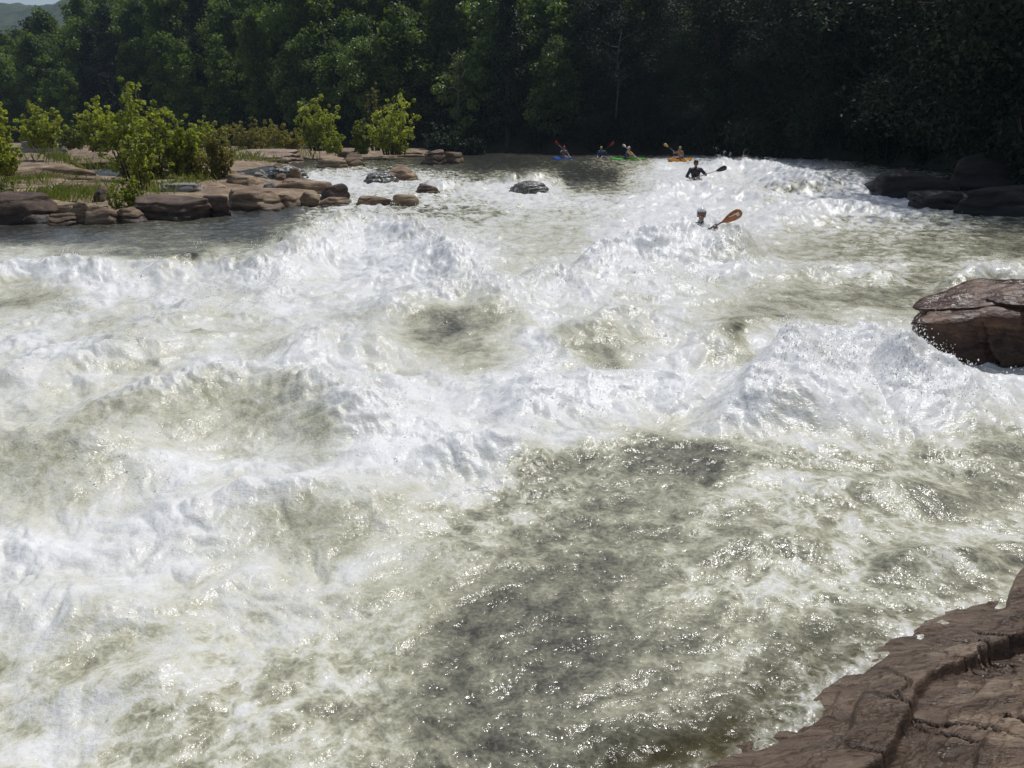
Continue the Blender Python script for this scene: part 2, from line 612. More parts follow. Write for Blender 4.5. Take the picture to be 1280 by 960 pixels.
def creek_d(x, y):
    best = np.full(x.shape, 1e9)
    for i in range(len(CREEK_XY)-1):
        a, b = CREEK_XY[i], CREEK_XY[i+1]
        e = b-a
        t = np.clip(((x-a[0])*e[0]+(y-a[1])*e[1])/(e@e), 0, 1)
        best = np.minimum(best, np.hypot(x-a[0]-t*e[0], y-a[1]-t*e[1]))
    return best


def ground_z(x, y):
    x = np.asarray(x, dtype=float)
    y = np.asarray(y, dtype=float)
    d = bank_dist(x, y)
    rel = 0.06+0.94*sstep(-105, -52, x)          # hillside drops off to the left
    hill = np.where(d > 0, np.minimum(d, 90)*0.55*rel + 0.2*np.sqrt(np.maximum(d, 0)), 0)
    z = level(y)-0.9+1.3*sstep(-3, 1.5, d)+hill
    s = poly_sd(x, y, SHO_XY)
    sh = level(y)+0.08+.16*sstep(.5, 2.6, s)+0.020*np.clip(s, 0, 14)+0.20*fbm(x*0.35, y*0.35, 3)
    stq = sh/.15+1.0*fbm(x*.5+7, y*.9, 3)
    sfr = stq-np.floor(stq)
    sh = .35*sh+.65*.15*(np.floor(stq)+.25*sfr+.75*sstep(.72, .92, sfr)-1.0*fbm(x*.5+7, y*.9, 3))+.03*fbm(x*2.1, y*2.1, 3)
    cz = sstep(2.2, 0.8, creek_d(x, y))
    sh = sh-0.45*cz
    k = sstep(-0.5, 0.9, s)
    z = z*(1-k)+np.maximum(z, sh)*k
    z = z+0.25*fbm(x*0.12, y*0.12, 3)*sstep(0, 6, d)
    return z


def build_ground():
    xs = np.concatenate([np.linspace(-420, -90, 34)[:-1], np.linspace(-90, -30, 121)[:-1], np.linspace(-30, -2, 320)[:-1], np.linspace(-2, 34, 180)[:-1], np.linspace(34, 60, 30)[:-1], np.linspace(60, 260, 24)])
    ys = np.concatenate([np.linspace(-60, 8, 18)[:-1], np.linspace(8, 17, 30)[:-1], np.linspace(17, 44, 290)[:-1], np.linspace(44, 130, 200)[:-1], np.linspace(130, 420, 40)])
    X, Y = np.meshgrid(xs, ys)
    Z = ground_z(X, Y)
    nx, ny = len(xs), len(ys)
    V = np.stack([X, Y, Z], -1).reshape(-1, 3)
    i = np.arange(ny-1)[:, None]*nx+np.arange(nx-1)[None]
    Fq = np.stack([i, i+1, i+1+nx, i+nx], -1).reshape(-1, 4)
    o = mesh_obj('ground', V, Fq, M['shoal'])
    o.data.materials.append(M['forest_floor'])
    cx = V[Fq].mean(1)
    d = bank_dist(cx[:, 0], cx[:, 1])
    o.data.polygons.foreach_set('material_index', (d > -2.2).astype(np.int32))
    tag(o, kind='structure')


build_ground()


def build_far_hill():
    xs = np.linspace(-760, 120, 330)
    V, Fq = [], []
    rows = [(430+9*i, float(np.interp(i, [0, 10, 23, 37, 52], [0, .45, .9, 1.0, .7]))) for i in range(53)]
    for (yy, k) in rows:
        for x in xs:
            h = 126+14*math.sin(x*0.006+1.0)+9*math.sin(x*0.021)+3*math.sin(x*0.06)
            V.append((x, yy+30*math.sin(x*0.01), k*h-2))
    V = np.array(V)
    V[:, 2] += 3.0*fbm(V[:, 0]*.05, V[:, 1]*.05, 3)+2.2*pn(V[:, 0]*.17, V[:, 1]*.17)
    n = len(xs)
    for r in range(len(rows)-1):
        for i in range(n-1):
            a = r*n+i
            Fq.append((a, a+1, a+1+n, a+n))
    o = mesh_obj('distant_hill', V, Fq, M['hill'])
    tag(o, kind='structure')


build_far_hill()

# ------------------------------------------------------------------ river surface
FOAM_Y = [185, 192, 205, 220, 235, 250, 265, 280, 295, 315, 335, 355, 375, 395, 415, 435, 455, 475, 500, 525, 550, 580, 610, 640,
          670, 700, 730, 765, 800, 840, 880, 920, 970]
FOAM_ROWS = [
    "111111111122222222222222222211111",
    "000000000012211122232343343221111",
    "000000000134332112234899875321111",
    "000000001477765344125877766544221",
    "000000012288777777335876545765211",
    "001111000146666667657987678776432",
    "000012210156655455568997787776543",
    "000112211379987555579987766666543",
    "001122211489998755589986655554433",
    "453322244789998865589975544443432",
    "899877778889998756798788666764687",
    "548988777878887678888766545444345",
    "334867767878755468776765333333222",
    "566667656777532358656763344543222",
    "776556555677532358435752588885222",
    "888766565588643358324764898998632",
    "776656677888754468436877988899865",
    "667776555678888899888988999888998",
    "666544444557889999988877888888777",
    "555444444446899998877666678777666",
    "445555555556899987653223566655544",
    "444568898899888865332223456554433",
    "444578976556777654333345555444333",
    "556789864444555444333344455444456",
    "888888764444555433333334555434565",
    "899888766666554333333444555445555",
    "888888776665433222223345554455444",
    "778776666666432222222334455444322",
    "656556766665422222222344443343222",
    "556776566555422222223344443332222",
    "776655565544422222223333333222222",
    "777666555444332222222222322222222",
    "666655544443322222222222222222222",
]
FOAM_MAP = np.array([[int(c) for c in r] for r in FOAM_ROWS], dtype=float)/9.0
assert FOAM_MAP.shape == (len(FOAM_Y), 33), FOAM_MAP.shape


def chart(x, y, z):
    """plan -> survey chart coordinates"""
    zc = z-CAM_Z
    dep = np.maximum(y*CP-zc*SP, 0.05)
    return 640+F_PX*x/dep, 480-F_PX*(y*SP+zc*CP)/dep


def foam_lookup(px, py):
    fy = np.interp(py, FOAM_Y, np.arange(len(FOAM_Y)))
    fx = np.clip(px/40.0, 0, 32)
    y0 = np.clip(fy.astype(int), 0, len(FOAM_Y)-2)
    x0 = np.clip(fx.astype(int), 0, 31)
    ty, tx = fy-y0, fx-x0
    ty = ty*ty*(3-2*ty)
    tx = tx*tx*(3-2*tx)
    a = FOAM_MAP[y0, x0]*(1-tx)+FOAM_MAP[y0, x0+1]*tx
    b = FOAM_MAP[y0+1, x0]*(1-tx)+FOAM_MAP[y0+1, x0+1]*tx
    return a*(1-ty)+b*ty


# standing waves: crest points (chart px, py), crest height above level, width towards the camera, width upstream
CRESTS = [
    ([(-120, 345), (-40, 326), (40, 320), (110, 322), (180, 326)], .46, 0.75, .55),
    ([(170, 330), (240, 318), (310, 322), (360, 335)], .40, 0.7, .5),
    ([(320, 330), (380, 283), (450, 266), (520, 276), (580, 302), (630, 330)], .70, 1.3, .7),
    ([(690, 330), (750, 305), (810, 288), (860, 287), (910, 296), (960, 322)], .55, 1.2, .5),
    ([(790, 296), (828, 286), (868, 279), (912, 279), (950, 290)], .71, .9, .5),
    ([(860, 215), (905, 199), (950, 202), (1000, 214), (1060, 224)], .75, 2.2, 1.2),
    ([(1010, 232), (1060, 220), (1090, 228)], .45, 1.2, .8),
    ([(800, 232), (860, 226), (930, 232), (1010, 243)], .45, 1.3, .9),
    ([(960, 262), (1040, 250), (1120, 258)], .40, .9, .7),
    ([(470, 372), (530, 356), (600, 352), (660, 366)], .36, .9, .6),
    ([(705, 405), (750, 388), (800, 386), (840, 398)], .32, .7, .5),
    ([(640, 350), (690, 335), (740, 345)], .35, .8, .6),
    ([(870, 430), (920, 398), (980, 380)], .22, .5, .5),
    ([(905, 474), (950, 440), (1000, 408), (1050, 397), (1095, 402), (1130, 428), (1160, 464)], .62, 1.0, .35),
    ([(1185, 345), (1225, 331), (1290, 334)], .36, .5, .35),
    ([(1000, 338), (1060, 332), (1120, 340)], .22, .6, .5),
    ([(70, 512), (150, 482), (240, 460), (320, 455), (400, 466), (470, 492), (520, 530)], .40, .75, .55),
    ([(-120, 545), (-20, 532), (80, 530), (170, 548)], .32, .6, .5),
    ([(180, 640), (250, 612), (340, 602), (430, 606), (520, 622)], .22, .50, .4),
    ([(520, 560), (600, 545), (680, 556)], .22, .45, .4),
    ([(620, 486), (700, 470), (800, 462), (880, 472)], .30, .7, .5),
    ([(680, 552), (780, 540), (880, 542), (980, 560)], .14, .5, .5),
    ([(120, 430), (200, 398), (290, 362)], .22, .5, .5),
    ([(-60, 470), (60, 445), (200, 420), (320, 400)], .22, .5, .5),
    ([(340, 432), (420, 408), (470, 420)], .28, .5, .5),
    ([(60, 860), (140, 842), (230, 838)], .10, .18, .2),
    ([(-80, 760), (60, 742), (180, 760)], .12, .3, .3),
    ([(880, 680), (960, 668), (1040, 676)], .09, .2, .2),
    ([(1110, 700), (1170, 678), (1230, 684)], .12, .16, .16),
    ([(1000, 610), (1100, 598), (1200, 610)], .10, .3, .3),
    ([(420, 690), (520, 672), (620, 690)], .08, .25, .25),
]
# water domes over sunken boulders: chart px of the top, height, half width, half depth
DOMES = [((660, 212), .58, 1.35, 1.05), ((482, 210), .50, 1.05, .9), ((556, 225), .34, 1.05, .8), ((735, 197), .30, 1.9, 1.6),
         ((820, 203), .35, 1.2, 1.2), ((340, 208), .2, 1.0, .8), ((1062, 212), .30, .7, .9), ((590, 222), .25, .9, .8)]


def smooth_line(P, n=5):
    Q = np.vstack([2*P[0]-P[1], P, 2*P[-1]-P[-2]])
    out = []
    for i in range(1, len(Q)-2):
        for k in range(n):
            t = k/n
            out.append(.5*(2*Q[i]+(Q[i+1]-Q[i-1])*t+(2*Q[i-1]-5*Q[i]+4*Q[i+1]-Q[i+2])*t*t+(3*Q[i]-Q[i-1]-3*Q[i+1]+Q[i+2])*t**3))
    out.append(Q[-2])
    return np.array(out)


def ridge_h(x, y):
    h = np.zeros(x.shape)
    for pts, A, wf, wb in CRESTS:
        P = []
        for (px, py) in pts:
            q = at(px, py, A)
            for _ in range(3):
                q = at(px, py, A+float(level(q.y)))
            P.append((q.x, q.y))
        P = smooth_line(np.array(P))
        pad = 3.2*max(wf, wb)
        m_ = (x > P[:, 0].min()-pad) & (x < P[:, 0].max()+pad) & (y > P[:, 1].min()-pad) & (y < P[:, 1].max()+pad)
        if not m_.any():
            continue
        xx, yy = x[m_], y[m_]
        val = np.zeros(xx.shape)
        for i in range(len(P)-1):
            a, b = P[i], P[i+1]
            e = b-a
            le = math.hypot(*e)
            t = ((xx-a[0])*e[0]+(yy-a[1])*e[1])/(e@e)
            tc = np.clip(t, 0, 1)
            d = np.hypot(xx-a[0]-tc*e[0], yy-a[1]-tc*e[1])
            side = (e[0]*(yy-a[1])-e[1]*(xx-a[0]))/le*(1 if e[0] > 0 else -1)
            wdt = wf+(wb-wf)*(0.5+0.5*np.clip(side/(d+1e-6), -1, 1))
            par = (i+tc)/(len(P)-1)
            endf = sstep(0, .22, par)*sstep(1, .78, par)*0.75+0.25
            val = np.maximum(val, np.exp(-((d/wdt)**1.6)*1.1)*endf)
        val = A*val*(.92+0.25*pn(xx*1.3+7, yy*1.3)+.16*(ridged(xx*2.6+3, yy*2.6+8, 2)-.5)*sstep(.35, .8, val))
        h[m_] = np.maximum(h[m_], val)+0.15*np.minimum(h[m_], val)
    for (c_, A, hw, hd) in DOMES:
        q = at(*c_, A)
        for _ in range(4):
            q = at(*c_, A+float(level(q.y)))
        dx, dy = (x-q.x)/hw, (y-q.y)/hd
        h = np.maximum(h, A*np.exp(-np.sqrt(dx*dx+dy*dy+1e-9)**2.6))
    return h


LEDGE_A = [at(860, 985, 0.02), at(1000, 912, 0.02), at(1085, 838, 0.02), at(1165, 790, 0.02), at(1290, 738, 0.02), at(1500, 600, 0.02)]
LEDGE_XY = np.array([(-.05, .35)]+[(.12, .9)]+[(p.x, p.y) for p in LEDGE_A])


def ledge_d(x, y):
    """signed distance inland of the waterline of the foreground ledge"""
    best = np.full(x.shape, 1e9)
    sg = np.ones(x.shape)
    for i in range(len(LEDGE_XY)-1):
        a, b = LEDGE_XY[i], LEDGE_XY[i+1]
        e = b-a
        t = np.clip(((x-a[0])*e[0]+(y-a[1])*e[1])/(e@e), 0, 1)
        dx, dy = x-a[0]-t*e[0], y-a[1]-t*e[1]
        d = np.hypot(dx, dy)
        m_ = d < best
        best = np.where(m_, d, best)
        sg = np.where(m_, np.where(e[0]*dy-e[1]*dx < 0, 1, -1), sg)
    return best*sg


def lace_zone(px, py):
    """where the water runs dark with torn foam on top rather than milky throughout"""
    z = sstep(470, 640, px)*sstep(515, 585, py)
    z = np.maximum(z, .9*sstep(690, 860, py))
    z = np.maximum(z, sstep(960, 1080, px)*sstep(250, 275, py)*sstep(400, 375, py))
    z = np.maximum(z, sstep(310, 290, py)*sstep(640, 560, px))
    return z


def river_height(x, y, fine=True):
    """height, foam, choppiness of the river surface at plan points"""
    lv = level(y)
    rg = ridge_h(x, y)
    wx = x+0.22*pn(x*.8+3, y*.8)+0.07*pn(x*2.3, y*2.3+5)
    wy = y+0.22*pn(x*.8-8, y*.8+2)+0.07*pn(x*2.3+9, y*2.3)
    px, py = chart(x+0.22*pn(x*1.1, y*1.1+40), y+0.30*pn(x*1.1+60, y*1.1), lv+rg)
    f0 = foam_lookup(px, py)
    turb = 0.25+0.75*sstep(.25, .8, f0)
    r = np.hypot(x, y)
    near = sstep(9, 3, r)
    shore = sstep(0.75, 0.0, -ledge_d(x, y))
    # choppy waves
    big = ridged(wx*.75, wy*.75, 2)-.55
    mid = fbm(wx*1.9, wy*1.9, 3)
    bil = np.abs(pn(wx*3.1, wy*3.1))+0.5*np.abs(pn(wx*6.7, wy*6.7))
    h = lv+rg+turb*(0.13*big+0.075*mid)*(1-.55*near)*(1-.6*shore)
    h = h+turb*0.045*(bil-.35)+.10*sstep(18, 27, y)*sstep(70, 55, y)*(ridged(wx*1.1+70, wy*.8+12, 3)-.6)*(1-.45*near)
    small = 0
    if fine:
        s1 = ridged(wx*5.2+4, wy*5.2, 3)-.55
        s2 = fbm(wx*14, wy*14, 3)
        s3 = np.abs(pn(wx*24, wy*24))-.25
        small = turb*(.55+1.3*sstep(.12, .4, rg))*(0.020*s1+0.012*s2+0.006*s3*sstep(.5, .9, f0))*(1-.35*near)
        calm = (1-turb)
        small = small+calm*(0.030*(ridged(wx*2.6, wy*3.6, 3)-.55)+0.010*fbm(wx*9, wy*11, 3))
        h = h+small
    # foam pattern: strands, cells and streaks
    st = ridged(wx*1.7+50, wy*1.7, 4, .6)
    st2 = ridged(wx*5.5+20, wy*4.6+70, 3, .6)
    fb = fbm(wx*2.4+90, wy*2.4, 5, .6)
    f0 = f0*.95
    mask = .30+.85*sstep(.26, .55, f0)*(1-.55*sstep(.6, .95, f0))
    patch = sstep(-.22, .30, fb+.5*(st-.62))-.5
    thin = sstep(.80, .98, st)+.7*sstep(.82, .98, st2)
    lace = lace_zone(px, py)
    st3 = sstep(.74, .97, ridged(wx*8.5+11, wy*4.2+60, 3, .6))
    soft = f0*.93+.17*(st3-.15)*sstep(.2, .55, f0)+(.10*sstep(.15, .45, f0)) + .19*fbm(wx*1.5+33, wy*1.5, 5, .6)+.06*patch+.05*(st2-.62)+.17*fbm(wx*3.4+5, wy*.9+2, 6, .66)
    f = soft*(1-lace)+lace*(f0*.90+mask*.62*(0.42*patch+0.24*(thin-.12)+0.14*(st2-.62)))
    f = f+np.clip(small*3.0, -.18, .22)*(.4+f0)+turb*.35*np.clip(mid, -.5, .5)*.5
    # upstream the river is either clean dark water or broken white water
    far = .75*sstep(17, 26, y)
    cap = f+.22*(ridged(wx*1.1+70, wy*.8+12, 3)-.6)+.25*(st2-.62)
    f = f*(1-far)+far*sstep(.20, .72, cap)*.93
    crest = np.clip(rg*1.2, 0, .5)
    f = f+crest*.12*sstep(.35, .7, f0)
    return h, np.clip(f, 0, 1), f0, lace


def build_river():
    dens = np.linspace(-36, 36, 900)
    lo = np.concatenate([np.linspace(-88, -60, 15), np.linspace(-60, -36, 70)[1:-1]])
    th = np.radians(np.concatenate([lo, dens, -lo[::-1]]))
    rr = [0.55]
    while rr[-1] < 120:
        r = rr[-1]
        k = .0042 if r < 3 else (.0031 if r < 30 else .0036)
        rr.append(r*(1+k))
    rr = np.array(rr)
    T, Rr = np.meshgrid(th, rr)
    X, Y = Rr*np.sin(T), Rr*np.cos(T)
    n_r, n_t = X.shape
    x, y = X.ravel(), Y.ravel()
    h, f, f0, lace = river_height(x, y)
    # sharpen crests: push the surface downstream where it is high
    ld = ledge_d(x, y)
    shallow = sstep(.62, 0.0, -ld)*sstep(5.2, 3.2, np.hypot(x, y))
    lap = sstep(.16, 0, np.abs(ld+.04))*0.30
    for (cx, cy) in ((660, 226), (482, 222), (345, 214)):
        q = at(cx, cy, .55)
        shallow = np.maximum(shallow, .95*np.exp(-((x-q.x)/.85)**2-((y-q.y)/1.0)**2))
    f = np.clip(f+lap*(.4+1.2*np.abs(pn(x*7, y*7))), 0, 1)
    V = np.stack([x, y, h], -1)
    i = np.arange(n_r-1)[:, None]*n_t+np.arange(n_t-1)[None]
    Fq = np.stack([i, i+n_t, i+n_t+1, i+1], -1).reshape(-1, 4)
    # drop faces well inland, under the banks
    c = V[Fq[:, 0]]
    keep = bank_dist(c[:, 0], c[:, 1]) < 3
    Fq = Fq[keep][:, ::-1]
    o = mesh_obj('river_water', V, Fq, M['water'], attrs={'foam': f, 'shallow': shallow, 'lace': lace})
    tag(o, kind='structure')
    return V.reshape(n_r, n_t, 3), f.reshape(n_r, n_t), f0.reshape(n_r, n_t)


RV, RF, RF0 = build_river()


def surf_z(x, y):
    h, f, f0, lc = river_height(np.array([float(x)]), np.array([float(y)]))
    return float(h[0])

# ------------------------------------------------------------------ rocks
def ico(sub):
    bm = bmesh.new()
    bmesh.ops.create_icosphere(bm, subdivisions=sub, radius=1.0)
    bm.verts.ensure_lookup_table()
    V = np.array([v.co[:] for v in bm.verts])
    Fq = np.array([[v.index for v in f.verts] for f in bm.faces], dtype=np.int32)
    bm.free()
    return V, Fq


ICO = {s: ico(s) for s in (1, 3, 4, 5, 6)}
ROCKS = {}


def rock_shape(hw, hd, hz, seed, sub=4, boxy=6, cuts=12, rough=.04, ledges=.10, cut=(.38, .70), lean=(0, 0), undercut=0.0, dome=False):
    """boulder: rounded block chipped by random planes, bedded and roughened; z from -0.35 (buried) to hz"""
    rg = np.random.default_rng(seed)
    V, Fq = ICO[max(sub, 5)]
    # convex block: soft minimum over a set of bounding planes (bedding top, joint faces, chipped corners)
    pl = [((rg.normal(0, .10), rg.normal(-.08, .10), 1.0), rg.uniform(.62, .85)), ((0, 0, -1), .8)]
    m_ = rg.integers(4, 7)
    a0 = rg.random()*6.28
    for k in range(m_):
        a = a0+k*6.283/m_+rg.normal(0, .28)
        pl.append(((math.cos(a), math.sin(a), rg.normal(.10, .22)), rg.uniform(.72, 1.0)))
    for k in range(cuts):
        d = rg.normal(size=3)
        d[2] = abs(d[2])*.9+.1
        pl.append((tuple(d), rg.uniform(*cut)+.28))
    acc = 0
    kk = 10+boxy*3.2
    for nv_, off in pl:
        nv_ = np.array(nv_)/np.linalg.norm(nv_)
        acc = acc+(np.maximum(V@nv_, 1e-4)/off)**kk
    P = V*(acc**(-1/kk))[:, None]
    if dome:
        P = V*np.array([1, 1, 1.0])
    if ledges:
        zz = P[:, 2]*3.2+0.6*pn3(P*1.1+seed)
        st = (zz-np.floor(zz))
        P[:, :2] *= (1-ledges*sstep(.55, .95, st)*(1-sstep(.95, 1.0, st)))[:, None]
    if undercut:
        P[:, :2] *= (1-undercut*sstep(.25, -.25, P[:, 2]))[:, None]
    nv = fbm3(P*1.7+seed*3.1, 5, .55)
    nn = P/np.linalg.norm(P, axis=1)[:, None]
    P = P+nn*(nv*rough*1.6)[:, None]+nn*(.35*rough*fbm3(P*6+seed, 3))[:, None]
    P = P/np.abs(P[P[:, 2] > -.3]).max(0)
    P = P*np.array([hw, hd, 1.0])
    zlo, zhi = -0.35, hz
    P[:, 2] = np.where(P[:, 2] > 0, P[:, 2]*zhi, P[:, 2]*-zlo)
    P[:, 0] += lean[0]*P[:, 2]
    P[:, 1] += lean[1]*P[:, 2]
    return P, Fq


def rock(label, x0, y0, x1, y1, dep=.7, mat='rock', seed=1, rz=0.0, sub=4, zb=None, group=None, name='boulder', cat='rock', hmul=1.0, dmin=0.0, **kw):
    """boulder filling chart box (x0,y0)-(x1,y1), foot on the ground at the lower edge; dep = depth / width"""
    pc, zb_ = (x0+x1)/2, (zb if zb is not None else 0.2)
    q = at(pc, y1, zb_)
    if zb is None:
        for _ in range(4):
            zb_ = float(level(q.y))-0.02
            q = at(pc, y1, zb_)
    dist = q.y*CP+(CAM_Z-zb_)*SP
    wd = (x1-x0)/F_PX*dist*(1.14 if mat != 'rock_veil' else 1.0)
    hd = max(wd*dep, dmin)/2
    dpr = (CAM_Z-zb_)/math.hypot(q.x, q.y)
    hz = max((y1-y0)/F_PX*dist - 0.55*dpr*hd*2, 0.07)*hmul
    P, Fq = rock_shape(wd/2, hd, hz, seed, sub, **kw)
    o = mesh_obj(name, P, Fq, M[mat])
    o.location = (q.x+q.x/q.y*hd*.6, q.y+hd*.75, zb_)
    o.rotation_euler = (0, 0, rz+(.35*math.sin(seed*2.7) if dep > .5 else 0))
    tag(o, label, cat, group)
    ROCKS[label] = o
    return o


# left shoal, near row along the water
rock('dark boulder at the far left water edge with grass growing on its top', -40, 238, 62, 284, .8, 'rock_wet', 3, cuts=5, name='boulder')
rock('flat brown rock lying low in the water right of the grassy dark boulder', 58, 265, 108, 283, .9, 'rock', 4, boxy=5, ledges=.12)
rock('light brown tilted slab behind the flat rock at the left water edge', 38, 250, 100, 272, .9, 'rock', 5, boxy=5, ledges=.1, zb=.3)
rock('rounded reddish boulder at the water edge between two flat rocks', 102, 254, 148, 282, .8, 'rock', 6, cuts=4, rough=.07)
rock('small rounded reddish stone wedged behind the reddish boulder', 86, 251, 115, 273, .8, 'rock', 7, cuts=4, rough=.07, zb=.35)
rock('dark upright stone standing left of the little green sapling', 116, 234, 142, 260, .8, 'rock_wet', 8, zb=.35)
rock('low brown stone at the foot of the little green sapling', 140, 258, 182, 280, .8, 'rock', 9, boxy=3)
rock('big dark wet boulder with white trickles on its face at the water edge', 163, 243, 266, 277, .75, 'rock_wet', 10, sub=5, cuts=4, boxy=3.0, rough=.08)
rock('black wet boulder just right of the trickling boulder', 250, 243, 290, 272, .9, 'rock_wet', 11, cuts=4, boxy=3)
rock('flat grey-topped slab above the trickling boulder', 184, 228, 264, 250, .9, 'rock_grey', 12, boxy=6, cuts=4, ledges=.1, zb=.40)
rock('pale rounded boulder under the big bright sapling', 198, 204, 252, 230, .8, 'rock_sand', 13, boxy=3, cuts=4, zb=.5)
rock('flat-topped boulder with a dark front beside the creek', 146, 207, 202, 231, .8, 'rock', 14, boxy=4.5, cuts=5, zb=.5, undercut=.15)
rock('long dark slab with a sunlit top running in from the left edge', -60, 205, 136, 236, .35, 'rock', 15, boxy=6, cuts=6, ledges=.08, zb=.48, sub=5, rz=-.06)
rock('flat brown ledge below the long dark slab, highest of the left steps', -30, 224, 62, 242, .5, 'rock', 16, boxy=6, cuts=5, ledges=.15, zb=.4)
rock('flat brown ledge resting just above the grassy dark boulder', 6, 236, 66, 256, .6, 'rock', 17, boxy=6, cuts=5, ledges=.15, zb=.36)
rock('narrow ledge rock between the long dark slab and the dark upright stone', 66, 228, 124, 248, .6, 'rock', 18, boxy=5, cuts=5, ledges=.12, zb=.4)
rock('grey-topped flat block with a dark end at the far side of the creek', 22, 176, 78, 198, .6, 'rock_grey', 19, boxy=6, cuts=5, zb=.75, undercut=.1)
rock('little pale flat stone in front of the grey-topped block', 36, 190, 68, 200, .8, 'rock_sand', 20, boxy=5, zb=.62)
rock('pale sandy slab behind the creek right of the grey-topped block', 64, 176, 118, 190, .8, 'rock_sand', 21, boxy=6, cuts=4, zb=.75)
rock('low reddish bar of rock lying across the creek', 72, 199, 164, 211, .25, 'rock', 22, boxy=6, zb=.5)
rock('dark low rock under the reddish olive bush', 150, 196, 216, 210, .5, 'rock_wet', 23, boxy=4, zb=.6)
rock('brown rock block left of the small waterfall', 278, 217, 332, 240, .8, 'rock', 24, boxy=5, cuts=5, zb=.42)
rock('sharp wedge-shaped brown slab sloping down to the smooth water', 274, 234, 366, 263, .6, 'rock', 25, boxy=6, cuts=8, cut=(.42, .7), lean=(-.25, .1), sub=5)
rock('brown stone filling the gap behind the wedge-shaped slab', 236, 226, 292, 246, .7, 'rock', 26, boxy=4, zb=.42)
rock('broad brown boulder in the middle of the shoal right of the wedge slab', 338, 222, 412, 246, .8, 'rock', 27, boxy=4, cuts=7, zb=.32)
rock('mossy dark boulder at the right end of the shoal', 399, 229, 437, 253, .9, 'rock_wet', 28, boxy=3, cuts=5, zb=.30)
rock('small brown stone at the water edge below the broad brown boulder', 346, 241, 376, 259, .8, 'rock', 29)
rock('pair-sized rounded stone left of the mossy dark boulder', 372, 239, 404, 258, .8, 'rock', 30, boxy=3)
rock('low brown stone in front of the mossy dark boulder', 402, 246, 438, 259, .8, 'rock', 31)
rock('low rock awash right of the mossy dark boulder', 434, 244, 488, 259, .7, 'rock', 32, boxy=3.2)
rock('lone pyramid-shaped stone sticking out of the river', 486, 242, 526, 260, .8, 'rock', 33, boxy=2.2, cuts=8, cut=(.4, .65))
rock('broad pale sandy slab at the back of the shoal', 286, 186, 388, 202, .6, 'rock_sand', 34, boxy=6, cuts=4, zb=.62, sub=5)
rock('thin dark stone on the pale sandy slab', 352, 182, 392, 191, .5, 'rock_wet', 35, boxy=5, zb=.72)
rock('dark flat rock with a sheet of water pouring over it', 326, 206, 388, 226, .7, 'rock_veil', 36, dome=True, rough=.10, zb=.4)
rock('nearest of the layered brown slabs piled in the channel', 394, 195, 438, 209, .7, 'rock', 37, boxy=6, cuts=5, ledges=.15, zb=.55)
rock('dark sloping slab leaning on the layered brown slabs', 424, 192, 458, 207, .7, 'rock', 38, boxy=5, zb=.56, rz=.4)
rock('flat slab behind the layered brown slabs under the pale bush', 416, 188, 452, 198, .7, 'rock', 39, boxy=6, zb=.6)
rock('brown rock shedding water, upstream of the pyramid stone', 480, 206, 524, 228, .9, 'rock', 40, boxy=3.6, cuts=7, zb=.42)
rock('low flat rock below the large pale bush', 472, 186, 532, 196, .7, 'rock', 41, boxy=6, zb=.62)
rock('dark angular rock below the bluish bush at mid channel', 526, 187, 560, 205, .8, 'rock_wet', 42, boxy=4, cuts=7, zb=.56)
rock('smaller brown rock right of the dark angular rock', 552, 190, 580, 204, .8, 'rock', 43, boxy=4, cuts=7, zb=.56)
rock('small black rock showing through the pour-over', 516, 229, 548, 243, .9, 'rock_wet', 44, zb=.36)
rock('squat sunken boulder behind the pour-over right of the shoal', 452, 211, 500, 232, .9, 'rock_veil', 45, boxy=2.6, cuts=3, zb=.36, hmul=.84, rough=.10, dome=True)
rock('round dark boulder under the glassy dome of water', 634, 217, 690, 243, .8, 'rock_veil', 46, boxy=2.4, cuts=2, zb=.34, hmul=.66, rough=.10, dome=True)
FILL = np.random.default_rng(41)
for k in range(46):
    fx = FILL.uniform(-20, 400)
    lo = np.interp(fx, [-20, 60, 160, 270, 360, 400], [262, 274, 268, 256, 246, 244])
    hi = np.interp(fx, [-20, 130, 260, 400], [238, 226, 220, 214])
    fy = FILL.uniform(hi, lo)
    wpx = FILL.uniform(9, 26)
    hpx = wpx*FILL.uniform(.35, .75)
    rock('small angular brown stone lying loose among the larger rocks of the left shoal', fx-wpx/2, fy-hpx, fx+wpx/2, fy, FILL.uniform(.6, 1.1), ['rock', 'rock', 'rock_sand', 'rock_grey'][k % 4], 200+k,
         rz=FILL.uniform(-.8, .8), zb=float(np.interp(fy, [215, 240, 285], [.62, .42, .24])), group='loose stones of the left shoal')
# right bank
rock('large black boulder in shade with water curling round its left side', 1076, 211, 1196, 254, .8, 'rock_shade_black', 50, sub=5, boxy=2.8, cuts=4, rough=.07)
rock('dark block with a sunlit top edge in front of the large black boulder', 1143, 238, 1212, 264, .7, 'rock_shade_black', 51, sub=5, boxy=6, cuts=4)
rock('long low black boulder in deep shade at the right edge', 1190, 230, 1330, 272, .6, 'rock_shade_black', 52, sub=5, boxy=3.4, cuts=5)
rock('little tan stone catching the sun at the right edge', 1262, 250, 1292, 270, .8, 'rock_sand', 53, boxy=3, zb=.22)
rock('shaded boulder on the bank behind the long low black boulder', 1180, 190, 1300, 236, .7, 'rock_shade_black', 54, sub=5, boxy=3.4, zb=.5)


RB_SEED = 83


